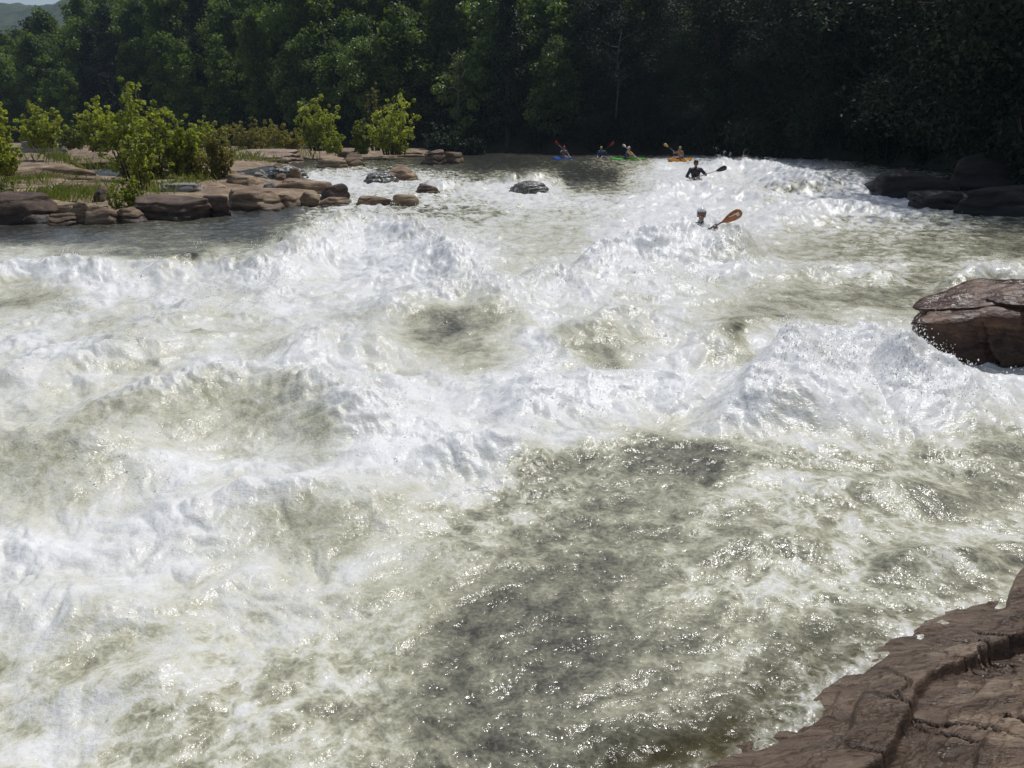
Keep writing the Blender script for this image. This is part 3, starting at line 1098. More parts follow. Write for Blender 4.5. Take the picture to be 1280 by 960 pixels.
def right_boulder():
    q = at(1150, 486, -0.05)
    P, Fq = rock_shape(1.30, .85, .97, RB_SEED, 6, boxy=6, cuts=3, rough=.03, cut=(.6, .85))
    ang = fbm3(P*np.array([1.2, 1.2, .8])+5, 4)
    zz = P[:, 2]/.97+.07*ang+.03*P[:, 0]
    fr = sstep(.25, -.45, P[:, 1])
    nn = P/np.linalg.norm(P, axis=1)[:, None]
    hn = nn.copy()
    hn[:, 2] = 0
    # recessed lower face, a jutting middle bed, and a top slab split from it by a dark slot
    ins = .11*sstep(.56, .47, zz)*fr+.16*sstep(.035, .012, np.abs(zz-.80-.03*np.sin(P[:, 0]*5)))*fr*sstep(-.9, -.4, P[:, 0])
    ins += .07*sstep(.030, .008, np.abs(zz-.53))*fr
    # upright joints
    for (jx, wv, dp, z0, z1) in ((-.55, .10, .16, .0, .62), (-.02, .08, .22, .0, .80), (.42, .1, .14, .2, 1.0)):
        ins += dp*sstep(.07, .01, np.abs(P[:, 0]-jx-wv*np.sin(zz*7+jx*9)))*fr*sstep(z0-.05, z0+.05, zz)*sstep(z1+.04, z1-.04, zz)
    lay = zz*13+.9*pn3(P*1.8)
    ins += .045*sstep(.62, .96, lay-np.floor(lay))*fr
    P = P-hn*ins[:, None]
    P += nn*(.034*fbm3(P*4.2, 5, .6))[:, None]
    P[:, 2] += .016*np.abs(fbm3(P*np.array([5, 9, 3]), 3))+.06*(P[:, 0]+.4)*sstep(.3, 1.0, P[:, 2])
    o = mesh_obj('boulder', P, Fq, M['rock_right'])
    o.location = (q.x+1.42, q.y+.80, -.05)
    o.rotation_euler = (0, 0, R(-10))
    tag(o, 'big reddish wet boulder at the right edge above the white splash', 'rock')


right_boulder()


def ledge():
    """the rock the photographer stands on: bedded sandstone dipping into the river"""
    n = 620
    xs = np.linspace(-.35, 4.6, n)
    ys = np.linspace(.2, 5.4, n)
    X, Y = np.meshgrid(xs, ys)
    x, y = X.ravel(), Y.ravel()
    d = ledge_d(x, y)+.06*fbm(x*1.6, y*1.6, 2)+.008*fbm(x*9, y*9, 2)
    # along-strike coordinate (layers run with the waterline)
    a = (x*.74+y*.67)
    d = d+.07
    rise = (.34*sstep(0, .9, d)+.42*np.clip(d, 0, 2.2)*.5)*(1-.36*sstep(1.5, 2.6, a*1.0))
    rise = np.where(d < 0, d*.62, rise)
    wv = .06*fbm(a*1.6+3, d*3.0, 4)+.035*fbm(x*3.5+8, y*3.5, 4)
    base = rise+wv*sstep(-.4, .2, d)
    # beds: broad planes that break off along ragged edges, each plane dipping a little towards the river
    z = rise*.62+.25*wv
    edge = d+.14*fbm(a*.9+2, d*.5, 2)+.016*fbm(a*4, d*3, 2)
    for (e0, hgt, sd2) in ((.07, .05, 1), (.19, .05, 6), (.36, -.12, 2), (.50, .05, 7), (.66, .07, 3), (.84, -.13, 4), (1.02, .09, 8), (1.22, -.08, 5), (1.6, .09, 9), (2.0, -.07, 10)):
        e_ = edge+.10*fbm(a*1.1+9*sd2, d*.4, 3)+.010*fbm(a*6+sd2, d*2, 2)-e0
        brk = np.clip(.75+1.1*pn(a*.8+sd2*5.3, d*.3), .15, 1.4)
        z += hgt*brk*sstep(-.010, .014, e_)
    # shallow flakes lifted off the top of each bed
    fl = fbm(a*2.6+30, d*6.5, 4)+.25*fbm(x*14, y*14, 3)
    z += .014*sstep(.02, .06, fl)*sstep(.1, .3, d)-.020*sstep(.30, .34, fl)*sstep(.3, .5, d)
    jn = np.minimum(np.abs(fbm(a*1.3+11, d*.35, 3)), np.abs(fbm(a*2.1+41, d*.5+3, 3))*1.3)
    z -= .06*sstep(.022, .0, jn)*sstep(.1, .4, d)
    z += .012*fbm(a*3, d*16, 3)+.003*fbm(x*30, y*30, 3)
    z = np.maximum(z, -.8)
    V = np.stack([x, y, z], -1)
    i = np.arange(n-1)[:, None]*n+np.arange(n-1)[None]
    Fq = np.stack([i, i+1, i+1+n, i+n], -1).reshape(-1, 4)
    # close it underneath: a skirt down from the rim and a bottom
    idx = np.arange(n*n).reshape(n, n)
    rim = np.concatenate([idx[0, :-1], idx[:-1, -1], idx[-1, :0:-1], idx[:0:-1, 0]])
    low = V[rim].copy()
    low[:, 2] = -1.0
    k0 = len(V)
    m_ = len(rim)
    j = np.arange(m_)
    jn_ = (j+1) % m_
    sk = np.stack([rim[jn_], rim[j], k0+j, k0+jn_], -1)
    V = np.concatenate([V, low, [[x.mean(), y.mean(), -1.0]]])
    bt = np.stack([np.full(m_, k0+m_), k0+jn_, k0+j, k0+j], -1)[:, :3]
    bt = np.concatenate([bt, bt[:, 2:]], 1)
    Fq = np.concatenate([Fq, sk])
    o = mesh_obj('rock_ledge', V, Fq, M['ledge'])
    tag(o, 'layered brown sandstone ledge sloping into the river in the near right corner', 'rock ledge')


ledge()

# ------------------------------------------------------------------ spray
def build_spray():
    rg = np.random.default_rng(5)
    Vs, Fs = ICO[1]
    nt_, = [len(Vs)]
    h_lv = RV[:, :, 2]
    y = RV[:, :, 1]
    x = RV[:, :, 0]
    r = np.hypot(x, y)
    foam = RF
    # probability ~ foam * projected area
    wgt = np.clip(foam-.45, 0, 1)*sstep(1.2, 2.5, r)*sstep(60, 30, r)*(np.abs(np.arctan2(x, y)) < R(42))
    rel = h_lv-level(y)
    wgt = wgt*(.25+2.2*np.clip(rel, 0, .8)**1.5)*(bank_dist(x, y) < -1)
    p = (wgt/wgt.sum()).ravel()
    n = 14000
    idx = rg.choice(p.size, n, p=p)
    px, py, pz = x.ravel()[idx], y.ravel()[idx], h_lv.ravel()[idx]
    rr = np.hypot(px, py)
    relz = np.clip(rel.ravel()[idx], 0, .8)
    up = rg.exponential(.045, n)*(.35+2.2*relz)
    px = px+rg.normal(0, .03, n)
    py = py+rg.normal(0, .03, n)
    pz = pz+up+.002
    size = (.0014+.0026*rg.random(n)**4)*np.clip(rr/5.0, .75, 2.4)
    # droplet bursts along the big crests and beside the rocks
    B = [((1062, 398), .68, .55, .28, 2600), ((1000, 412), .6, .45, .22, 1200), ((1130, 425), .58, .4, .25, 1300), ((1200, 455), .45, .4, .2, 900),
         ((450, 268), .75, 1.0, .35, 1300), ((540, 285), .7, .7, .3, 700), ((905, 199), 1.2, 1.0, .35, 900), ((945, 202), 1.2, .8, .30, 600),
         ((1066, 222), .95, .5, .5, 700), ((830, 290), .75, 1.0, .3, 1200), ((868, 290), .72, .5, .22, 900), ((910, 278), .7, .6, .2, 700),
         ((80, 322), .6, .7, .2, 600), ((270, 320), .55, .7, .25, 700), ((1250, 332), .55, .4, .2, 600), ((690, 300), .5, .8, .3, 800),
         ((1150, 250), .5, .6, .25, 500), ((700, 470), .35, .8, .18, 800), ((480, 470), .35, .5, .18, 700), ((1180, 668), .16, .2, .08, 300),
         ((170, 545), .3, .5, .15, 500), ((560, 440), .25, .5, .15, 400), ((740, 440), .3, .3, .2, 300), ((680, 410), .3, .3, .25, 500)]
    for (c_, zc, sp, hh, k) in B:
        k = int(k*.55)
        q = at(c_[0], c_[1]+14, zc)
        bx = q.x+rg.normal(0, sp*.55, k)
        by = q.y+rg.normal(0, sp*.4, k)
        bz = surf_zs(bx, by)+np.abs(rg.normal(0, hh*.45, k))*np.exp(-((bx-q.x)/sp)**2)
        px = np.concatenate([px, bx])
        py = np.concatenate([py, by])
        pz = np.concatenate([pz, bz])
        br = np.hypot(bx, by)
        size = np.concatenate([size, (.0014+.0032*rg.random(k)**4)*np.clip(br/5.0, .8, 2.4)])
    JX, JY, JZ, JS = [], [], [], []
    # thin jets and mist flung off every breaking crest
    for pts, A, wf, wb in CRESTS:
        if A < .2:
            continue
        P = []
        for (cx, cy) in pts:
            qq = at(cx, cy, A)
            for _ in range(3):
                qq = at(cx, cy, A+float(level(qq.y)))
            P.append((qq.x, qq.y))
        P = smooth_line(np.array(P), 8)
        seg = np.hypot(*np.diff(P, axis=0).T)
        ln = seg.sum()
        cum = np.concatenate([[0], np.cumsum(seg)])
        dist = float(np.hypot(*P.mean(0)))
        if dist > 42:
            continue
        nj = int(ln*7*A/.5)+4
        s_ = rg.random(nj)*ln
        ox = np.interp(s_, cum, P[:, 0])+rg.normal(0, .16, nj)
        oy = np.interp(s_, cum, P[:, 1])+rg.normal(0, .16, nj)-.05
        z0 = surf_zs(ox, oy)
        for j in range(nj):
            k = int(rg.integers(10, 46))
            hgt = rg.exponential(.07)*(.5+A)+.02
            tt = np.sort(rg.random(k)**.8)
            vx, vy = rg.normal(0, .09), rg.normal(-.04, .09)
            sp_ = .010+.05*tt
            JX.append(ox[j]+vx*tt+rg.normal(0, 1, k)*sp_)
            JY.append(oy[j]+vy*tt+rg.normal(0, 1, k)*sp_)
            JZ.append(z0[j]+hgt*(2*tt-tt*tt)+rg.normal(0, .012, k))
            JS.append((.0011+.0022*rg.random(k)**3)*np.clip(dist/5.0, .8, 2.6))
    px, py, pz, size = [np.concatenate([u]+v) for u, v in ((px, JX), (py, JY), (pz, JZ), (size, JS))]
    n = len(px)
    asp = np.stack([1+rg.normal(0, .25, n), 1+rg.normal(0, .25, n), 1+np.abs(rg.normal(0, .5, n))], -1)
    V = (Vs[None]*asp[:, None, :]*size[:, None, None]+np.stack([px, py, pz], -1)[:, None, :]).reshape(-1, 3)
    Fq = (Fs[None]+(np.arange(n)*nt_)[:, None, None]).reshape(-1, 3)
    o = mesh_obj('water_spray', V, Fq.astype(np.int32), M['spray'])
    tag(o, 'fine white spray thrown up along the breaking wave crests', 'spray', kind='stuff')


def surf_zs(x, y):
    h, f, f0, lc = river_height(np.asarray(x, float), np.asarray(y, float))
    return h


build_spray()

# ------------------------------------------------------------------ trees and shrubs
def leaf_cloud(centers, radii, per, size, rg, flat=.75, droop=.25, shape=1.7):
    """many small folded leaves round clump centres; returns verts, faces, tint"""
    n = int(per*len(centers))
    idx = rg.integers(0, len(centers), n)
    d = rg.normal(size=(n, 3))
    d /= np.linalg.norm(d, axis=1)[:, None]
    d[:, 2] *= flat
    rad = radii[idx]*rg.random(n)**.45
    c = centers[idx]+d*rad[:, None]
    nrm = d*.6+rg.normal(0, .55, (n, 3))+np.array([0, 0, .55])
    nrm /= np.linalg.norm(nrm, axis=1)[:, None]
    t = np.cross(nrm, rg.normal(size=(n, 3)))
    t /= np.linalg.norm(t, axis=1)[:, None]
    t[:, 2] -= droop
    t /= np.linalg.norm(t, axis=1)[:, None]
    b = np.cross(nrm, t)
    s = size*rg.uniform(.6, 1.35, n)
    L_, W_ = s*shape*.5, s*.5
    fold = nrm*(s*.16)[:, None]
    v0 = c-t*L_[:, None]
    v1 = c+b*W_[:, None]+fold
    v2 = c+t*L_[:, None]
    v3 = c-b*W_[:, None]+fold
    V = np.stack([v0, v1, v2, v3], 1).reshape(-1, 3)
    Fq = np.arange(n*4, dtype=np.int32).reshape(-1, 4)
    tint = np.repeat(np.clip(rg.normal(.5, .22, n)+rg.normal(0, .18, len(centers))[idx], 0, 1), 4)
    return V, Fq, tint


def tube(bm, pts, r0, r1, seg=7):
    rings = []
    n = len(pts)
    for i, p in enumerate(pts):
        p = Vector(p)
        d = (Vector(pts[min(i+1, n-1)])-Vector(pts[max(i-1, 0)])).normalized()
        q = d.to_track_quat('Z', 'Y')
        r = r0+(r1-r0)*i/(n-1)
        rings.append([bm.verts.new(p+q @ Vector((math.cos(2*math.pi*k/seg)*r, math.sin(2*math.pi*k/seg)*r, 0))) for k in range(seg)])
    for a, b in zip(rings, rings[1:]):
        for k in range(seg):
            bm.faces.new((a[k], a[(k+1) % seg], b[(k+1) % seg], b[k]))
    bm.faces.new(rings[0][::-1])
    bm.faces.new(rings[-1])


def tree_meshes(seed, H, Rc, low, per, size, mat, kind='round', nb=26):
    rg = np.random.default_rng(seed)
    bm = bmesh.new()
    lean = rg.normal(0, .03, 2)*H
    top = (lean[0], lean[1], H*.86)
    tube(bm, [(0, 0, -.6), (lean[0]*.2, lean[1]*.2, H*.25), (lean[0]*.5, lean[1]*.5, H*.55), top], .022*H, .005*H, 8)
    cs, rs = [], []
    for k in range(nb):
        t = (k+.5)/nb
        z = H*(low+(1-low)*t**.9)
        u = (z/H-low)/(1-low)
        if kind == 'cone':
            prof = (1-u)**.8*.95+.06
        elif kind == 'column':
            prof = .55*math.sin(math.pi*min(.98, u*.9+.12))**.6+.1
        else:
            prof = math.sin(math.pi*min(.97, u*.78+.2))**.75
        ang = k*2.4+rg.normal(0, .4)
        rad = Rc*prof*rg.uniform(.65, 1.15)
        ex, ey = math.cos(ang)*rad, math.sin(ang)*rad
        bz = max(z-rad*.45, H*.08)
        bt = bz/H
        b0 = (lean[0]*bt, lean[1]*bt, bz)
        tip = (ex+lean[0]*bt, ey+lean[1]*bt, z)
        md = tuple((b0[i]+tip[i])/2+(0, 0, .06*H)[i] for i in range(3))
        tube(bm, [b0, md, tip], .0055*H, .0015*H, 5)
        m_ = 4 if kind != 'cone' else 3
        for j in range(m_):
            s = 1-j*.26
            cs.append((ex*s+rg.normal(0, .10)*Rc, ey*s+rg.normal(0, .10)*Rc, z+rg.normal(0, .035)*H-(1-s)*rad*.1))
            rs.append(Rc*rg.uniform(.20, .36)*(1.0 if kind != 'cone' else .8))
    cs.append((lean[0], lean[1], H*.97))
    rs.append(Rc*.28)
    tme = bpy.data.meshes.new('trunk')
    bm.to_mesh(tme)
    bm.free()
    tme.materials.append(M['bark'])
    V, Fq, tint = leaf_cloud(np.array(cs), np.array(rs), per, size, rg)
    o = mesh_obj('crown', V, Fq, M[mat], attrs={'tint': tint}, smooth=False)
    return tme, o.data, o


PROTO = {}


def make_proto(key, **kw):
    tme, cme, co = tree_meshes(**kw)
    bpy.data.objects.remove(co)
    PROTO[key] = (tme, cme)


make_proto('round_a', seed=21, H=15, Rc=4.6, low=.10, per=82, size=.30, mat='leaf_forest', nb=30)
make_proto('round_b', seed=22, H=17, Rc=5.2, low=.14, per=82, size=.32, mat='leaf_forest', nb=32)
make_proto('round_c', seed=23, H=13, Rc=4.4, low=.06, per=86, size=.28, mat='leaf_pale', nb=28)
make_proto('column', seed=24, H=18, Rc=4.2, low=.12, per=74, size=.28, mat='leaf_forest', kind='column', nb=34)
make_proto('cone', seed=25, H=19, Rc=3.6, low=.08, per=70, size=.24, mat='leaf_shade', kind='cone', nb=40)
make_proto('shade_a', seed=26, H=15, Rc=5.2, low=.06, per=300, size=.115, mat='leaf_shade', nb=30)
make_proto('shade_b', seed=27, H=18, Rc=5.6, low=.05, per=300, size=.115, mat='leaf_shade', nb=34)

PROTO_OBJ = {}


def plant_tree(key, x, y, z, s, rz, label, group, name='tree', cat='tree', sx=1.0):
    if key not in PROTO_OBJ:
        root = empty(name)
        t = bpy.data.objects.new('trunk', PROTO[key][0])
        c = bpy.data.objects.new('crown', PROTO[key][1])
        for p in (t, c):
            C.objects.link(p)
            p.parent = root
        PROTO_OBJ[key] = root
        o = root
    else:
        src = PROTO_OBJ[key]
        o = src.copy()
        o.name = name
        C.objects.link(o)
        for ch in src.children:
            cc = ch.copy()
            C.objects.link(cc)
            cc.parent = o
    o.location = (x, y, z)
    o.rotation_euler = (0, 0, rz)
    o.scale = (s*sx, s*sx, s)
    tag(o, label, cat, group)
    return o


def forest():
    rg = random.Random(99)
    pts = []

    def ok(x, y, dmin):
        return all((x-a)**2+(y-b)**2 > dmin*dmin for a, b in pts)
    # walk along the bank line, planting rows going inland
    segs = []
    for i in range(2, len(BANK)-1):
        a, b = BANK[i], BANK[i+1]
        segs.append((a, b, math.hypot(*(b-a))))
    count = {'right': 0, 'mid': 0, 'left': 0}
    for row in range(9):
        off = 1.2+row*4.6
        for (a, b, ln) in segs:
            e = (b-a)/ln
            nx, ny = e[1], -e[0]
            step = 4.7+row*.2
            t = rg.random()*step
            while t < ln:
                x = a[0]+e[0]*t+nx*(off+rg.uniform(-1.5, 1.5))
                y = a[1]+e[1]*t+ny*(off+rg.uniform(-1.5, 1.5))
                t += step*rg.uniform(.8, 1.25)
                az = math.degrees(math.atan2(x, y))
                dist = math.hypot(x, y)
                if abs(az) > 37 or y < 12:
                    continue
                zone = 'right' if (x > 14 and y < 66) else ('mid' if az > -14 else 'left')
                if zone == 'right' and row > 3:
                    continue
                if zone == 'mid' and row > 5:
                    continue
                if zone == 'left' and row > 8:
                    continue
                if not ok(x, y, 3.3):
                    continue
                z = float(ground_z(np.array([x]), np.array([y]))[0])
                # nothing planted above the top of what can be seen
                el = math.degrees(math.atan2(z-CAM_Z, dist))
                if el > 13:
                    continue
                hmax = 9
                if zone == 'left':
                    # the wooded slope falls away to the left and lets the far ridge show
                    pxx = 640+F_PX*x/(y*CP-(z-CAM_Z)*SP)
                    pyl = np.interp(pxx, [-60, 0, 40, 90, 150, 190], [95, 76, 52, 24, 6, -200])
                    tt = ray(pxx, pyl)
                    hmax = (CAM_Z+tt.z*(y/tt.y)-z)/15.5
                    if hmax < .35:
                        continue
                pts.append((x, y))
                if zone == 'right':
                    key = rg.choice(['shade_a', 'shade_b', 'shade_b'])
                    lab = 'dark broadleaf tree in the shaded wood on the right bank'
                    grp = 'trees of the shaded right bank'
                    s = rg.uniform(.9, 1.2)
                elif zone == 'mid':
                    key = rg.choice(['round_a', 'round_b', 'round_c', 'cone', 'column', 'round_c'] if 640+F_PX*x/y < 800+rg.uniform(-90, 90) else ['shade_a', 'shade_b', 'shade_b', 'round_a'])
                    lab = 'broadleaf tree in the dense wood across the river, mid picture'
                    grp = 'trees along the far bank'
                    s = rg.uniform(.68, 1.02)
                else:
                    key = rg.choice(['round_a', 'round_b', 'round_c', 'cone', 'column', 'round_a'])
                    lab = 'green forest tree on the hillside behind the shoal on the left'
                    grp = 'trees on the left hillside'
                    s = rg.uniform(.62, .98)
                if row == 0:
                    s *= rg.uniform(.65, .95) if zone != 'right' else 1.12 if zone != 'right' else 1.12
                s = min(s, hmax)
                count[zone] += 1
                plant_tree(key, x, y, z-.2, s, rg.uniform(0, 6.28), lab, grp, sx=rg.uniform(.9, 1.1))
    print('trees', count, len(pts))


forest()


def bush(label, px, pbase, ptop, hw_px, dist=None, zb=None, mat='leaf_bush', size=.10, per=34, nst=20, seed=1, group=None, cat='shrub', name='shrub', wide=1.0, spiky=.3, depth=.8):
    rg = np.random.default_rng(seed)
    if dist is None:
        z0 = .5
        q = at(px, pbase, z0)
        for _ in range(4):
            z0 = float(ground_z(np.array([q.x]), np.array([q.y]))[0])
            q = at(px, pbase, z0)
    else:
        q = at_y(px, pbase, dist)
        z0 = q.z
    dd = q.y*CP+(CAM_Z-z0)*SP
    H = (pbase-ptop)/F_PX*dd
    W = hw_px/F_PX*dd
    bm = bmesh.new()
    cs, rs = [], []
    nst = int(nst*1.4)
    per = max(8, int(per*.50))
    size *= .66
    for k in range(nst):
        a = k*2.4+rg.normal(0, .3)
        rr = W*math.sqrt((k+.5)/nst)*.85
        hh = H*rg.uniform(.42, 1.0)*(1-.40*(rr/W)**2)
        if k == 0:
            hh = H*.97
        tip = np.array([math.cos(a)*rr, math.sin(a)*rr*depth, hh])
        b0 = np.array([math.cos(a)*rr*.45, math.sin(a)*rr*.45, -.15])
        md = (b0+tip)/2+np.array([0, 0, .12*H])
        pts = [tuple(b0), tuple(md), tuple(tip)]
        tube(bm, pts, .010*H+.004, .003, 5)
        for t in np.linspace(.14, 1.0, 8):
            p = (1-t)**2*b0+2*t*(1-t)*md+t*t*tip
            cs.append(p+rg.normal(0, .09*W, 3))
            rs.append(max(W*rg.uniform(.07, .17)*(1.15-spiky*t), size*.6))
    root = empty(name, (q.x, q.y, z0))
    tag(root, label, cat, group)
    bm_obj('stems', bm, M['stem'], root)
    V, Fq, tint = leaf_cloud(np.array(cs), np.array(rs), per, size, rg, flat=.9, shape=1.45)
    mesh_obj('foliage', V, Fq, M[mat], root, smooth=False, attrs={'tint': tint})
    return root


bush('tall bright green sapling clump, largest bush on the left shoal', 178, 222, 106, 54, dist=31, size=.17, per=34, nst=20, seed=31)
bush('bright bushy shoulder leaning right of the largest sapling clump', 228, 215, 148, 30, dist=32, size=.14, per=36, seed=32, spiky=.5)
bush('young sapling with big pale leaves in front of the largest clump', 178, 232, 158, 22, dist=27, size=.16, per=16, nst=8, seed=33)
bush('small bright sapling growing from the rocks at the water edge', 166, 258, 216, 18, dist=23.5, size=.11, per=16, nst=8, seed=34)
bush('straggly low yellow-green plant beside the small bright sapling', 146, 262, 226, 13, dist=23, size=.07, per=18, nst=8, seed=35)
bush('pale green bush left of the largest sapling clump', 126, 186, 124, 27, dist=44, size=.17, per=30, seed=36)
bush('rounded grey-green bush between the left edge and the pale bush', 54, 182, 127, 34, dist=46, size=.16, per=34, seed=37, spiky=.5)
bush('leafy bush cut by the left edge of the picture', -2, 190, 114, 22, dist=36, size=.14, per=40, seed=38)
bush('low green bush on the left edge above the long dark slab', 4, 214, 162, 30, dist=28, size=.10, per=44, seed=39, spiky=.6)
bush('grassy low bush on the far left boulder at the water edge', 6, 270, 222, 30, dist=22.0, size=.08, per=30, seed=40, mat='grass', spiky=.6)
bush('reddish olive bush standing over the creek', 274, 226, 154, 25, dist=33, size=.12, per=30, seed=41, mat='leaf_olive')
bush('scrubby olive plant below the reddish olive bush', 248, 226, 186, 22, dist=32, size=.10, per=24, seed=42, mat='leaf_olive')
bush('feathery green bush behind the pale sandy slab', 400, 186, 118, 30, dist=62, size=.18, per=40, seed=43)
bush('low rounded light green bush beside the sandy slab', 416, 189, 165, 20, dist=58, size=.12, per=50, nst=12, seed=44, spiky=.7)
bush('brownish olive bush at the back of the sandy slab', 356, 187, 156, 30, dist=64, size=.15, per=36, seed=45, mat='leaf_olive', spiky=.6)
bush('large pale green bush at mid channel, tallest one right of the shoal', 492, 191, 118, 38, dist=62, size=.19, per=46, nst=18, seed=46)
bush('thin brownish shoot rising behind the large pale bush', 470, 186, 106, 15, dist=66, size=.17, per=20, nst=8, seed=47, mat='leaf_olive')
bush('dull low bush at the left foot of the large pale bush', 452, 190, 150, 15, dist=60, size=.16, per=40, seed=48)
bush('dark bluish bush right of the large pale bush', 552, 190, 158, 28, dist=68, size=.19, per=44, seed=49, mat='leaf_blue', spiky=.6)
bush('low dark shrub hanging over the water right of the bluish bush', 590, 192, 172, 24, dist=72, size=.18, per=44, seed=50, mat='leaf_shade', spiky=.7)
bush('hazy green thicket behind the reddish olive bush', 318, 188, 150, 40, dist=70, size=.17, per=44, seed=51, mat='leaf_olive', spiky=.7)
bush('low thicket of green scrub behind the creek', 250, 186, 150, 40, dist=60, size=.16, per=40, seed=52, spiky=.7)
bush('tuft of shrubs on the pale slab behind the creek', 92, 182, 158, 26, dist=56, size=.14, per=40, seed=53, mat='grass', spiky=.7)

def snag(label, px, py0, py1, dist, seed):
    """bare dead tree among the living crowns"""
    rg = np.random.default_rng(seed)
    q = at_y(px, py0, dist)
    H = (py0-py1)/F_PX*dist
    bm = bmesh.new()
    tube(bm, [(0, 0, -.5), (.02*H, 0, .35*H), (-.01*H, .02*H, .7*H), (.03*H, 0, H)], .014*H, .003*H, 7)
    root = empty('dead_tree', q)
    tag(root, label, 'tree')
    bm_obj('trunk', bm, M['dead'], root)
    for k in range(9):
        z = H*(.35+.065*k)
        a = k*2.3+rg.normal(0, .3)
        ln = H*rg.uniform(.12, .26)
        lb = bmesh.new()
        d = Vector((math.cos(a), math.sin(a)*.6, .5+rg.normal(0, .2)))
        b0 = Vector((0, 0, z))
        m_ = b0+d*ln*.5+Vector(rg.normal(0, .02*H, 3))
        tip = b0+d*ln+Vector(rg.normal(0, .03*H, 3))
        tube(lb, [b0, m_, tip], .007*H, .002*H, 5)
        tube(lb, [m_, m_+Vector((rg.normal(0, .07), rg.normal(0, .05), .07))*H], .004*H, .0012*H, 5)
        bm_obj('limb', lb, M['dead'], root)


M['dead'] = simple_mat('dead_wood', (0.13, 0.11, 0.095), .8)
snag('bare grey dead tree standing in front of the wood, right of mid picture', 770, 140, 52, 74, 1)
snag('thin pale dead tree leaning out over the dark water left of mid picture', 572, 150, 70, 78, 2)


def bank_shrubs():
    rg = random.Random(4)
    proto = None
    for i in range(4, 11):
        a, b = BANK[i], BANK[i+1]
        ln = math.hypot(*(b-a))
        e = (b-a)/ln
        t = rg.random()*2
        while t < ln:
            x = a[0]+e[0]*t+e[1]*rg.uniform(.2, 1.4)
            y = a[1]+e[1]*t-e[0]*rg.uniform(.2, 1.4)
            t += rg.uniform(2.4, 4.0)
            z = float(ground_z(np.array([x]), np.array([y]))[0])-.15
            if proto is None:
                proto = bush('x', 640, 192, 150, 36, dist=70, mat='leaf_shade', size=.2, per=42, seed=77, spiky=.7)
                o = proto
            else:
                o = proto.copy()
                C.objects.link(o)
                for ch in proto.children:
                    cc = ch.copy()
                    C.objects.link(cc)
                    cc.parent = o
            o.location = (x, y, z)
            o.rotation_euler = (0, 0, rg.uniform(0, 6.28))
            s = rg.uniform(.8, 1.4)
            o.scale = (s, s, s*rg.uniform(.8, 1.2))
            tag(o, 'dark shrub in the fringe at the foot of the wooded far bank', 'shrub', 'shrubs fringing the far bank')


bank_shrubs()


def grass_tufts():
    rg = np.random.default_rng(8)
    n = 5200
    Vv, Tt = [], []
    spots = [(30, 212, 26, 0.6, 30, 1.6), (110, 186, 40, .7, 48, 3), (250, 190, 60, .7, 52, 4), (350, 186, 60, .7, 60, 4), (60, 252, 26, .35, 24, .8),
             (95, 240, 26, .4, 26, .8), (215, 232, 20, .4, 28, .7), (0, 240, 22, .5, 22.5, .8), (400, 190, 50, .65, 60, 3)]
    for (px, py, sp, zb, dist, hgt) in spots:
        q = at_y(px, py, dist)
        k = n//len(spots)
        x = q.x+rg.normal(0, sp/F_PX*dist, k)
        y = q.y+rg.normal(0, 1.6, k)
        z = ground_z(x, y)-.02
        hh = rg.uniform(.12, .40, k)*(1 if dist < 40 else 1.9)
        a = rg.random(k)*6.28
        wv = .012*dist/25
        dx, dy = np.cos(a)*wv, np.sin(a)*wv
        lx, ly = rg.normal(0, .12, k)*hh*2, rg.normal(0, .12, k)*hh*2
        v = np.stack([np.stack([x-dx, y-dy, z], -1), np.stack([x+dx, y+dy, z], -1), np.stack([x+lx*.5+dx*.6, y+ly*.5+dy*.6, z+hh*.6], -1), np.stack([x+lx*1.4, y+ly*1.4, z+hh], -1)], 1)
        Vv.append(v.reshape(-1, 3))
        Tt.append(np.repeat(rg.random(k), 4))
    V = np.concatenate(Vv)
    o = mesh_obj('grass', V, np.arange(len(V), dtype=np.int32).reshape(-1, 4), M['grass'], smooth=False, attrs={'tint': np.concatenate(Tt)})
    tag(o, 'thin green grass growing among the shoal rocks', 'grass', kind='stuff')


grass_tufts()

# ------------------------------------------------------------------ paddlers
M['skin_shade'] = simple_mat('skin_shaded', (0.24, 0.13, 0.09), 0.45)  # shadow on the face worked into the skin colour
M['skin'] = simple_mat('skin', (0.42, 0.25, 0.18), 0.5)
M['eye'] = simple_mat('eye', (0.02, 0.015, 0.012), 0.2)
M['navy'] = simple_mat('navy_cloth', (0.020, 0.026, 0.050), 0.42)
M['black_cloth'] = simple_mat('black_cloth', (0.014, 0.014, 0.016), 0.5)
M['blue_cloth'] = simple_mat('blue_cloth', (0.03, 0.08, 0.22), 0.5)
M['yellow_cloth'] = simple_mat('yellow_cloth', (0.62, 0.36, 0.06), 0.55)
M['grey_cloth'] = simple_mat('grey_cloth', (0.20, 0.17, 0.17), 0.6)
M['orange_cloth'] = simple_mat('orange_cloth', (0.50, 0.22, 0.07), 0.55)
M['white_shell'] = simple_mat('white_shell', (0.80, 0.80, 0.80), 0.22)
M['black_shell'] = simple_mat('black_shell', (0.018, 0.018, 0.020), 0.12)
M['red_shell'] = simple_mat('red_shell', (0.60, 0.02, 0.02), 0.25)
M['yellow_shell'] = simple_mat('yellow_shell', (0.70, 0.58, 0.05), 0.25)
M['dull_yellow_shell'] = simple_mat('dull_yellow_shell', (0.45, 0.40, 0.06), 0.3)
M['kayak_blue'] = simple_mat('blue_plastic', (0.03, 0.14, 0.60), 0.25)
M['kayak_green'] = simple_mat('green_plastic', (0.10, 0.60, 0.05), 0.25)
M['kayak_orange'] = simple_mat('orange_plastic', (0.75, 0.30, 0.02), 0.25)
M['kayak_dark'] = simple_mat('dark_plastic', (0.05, 0.06, 0.10), 0.25)
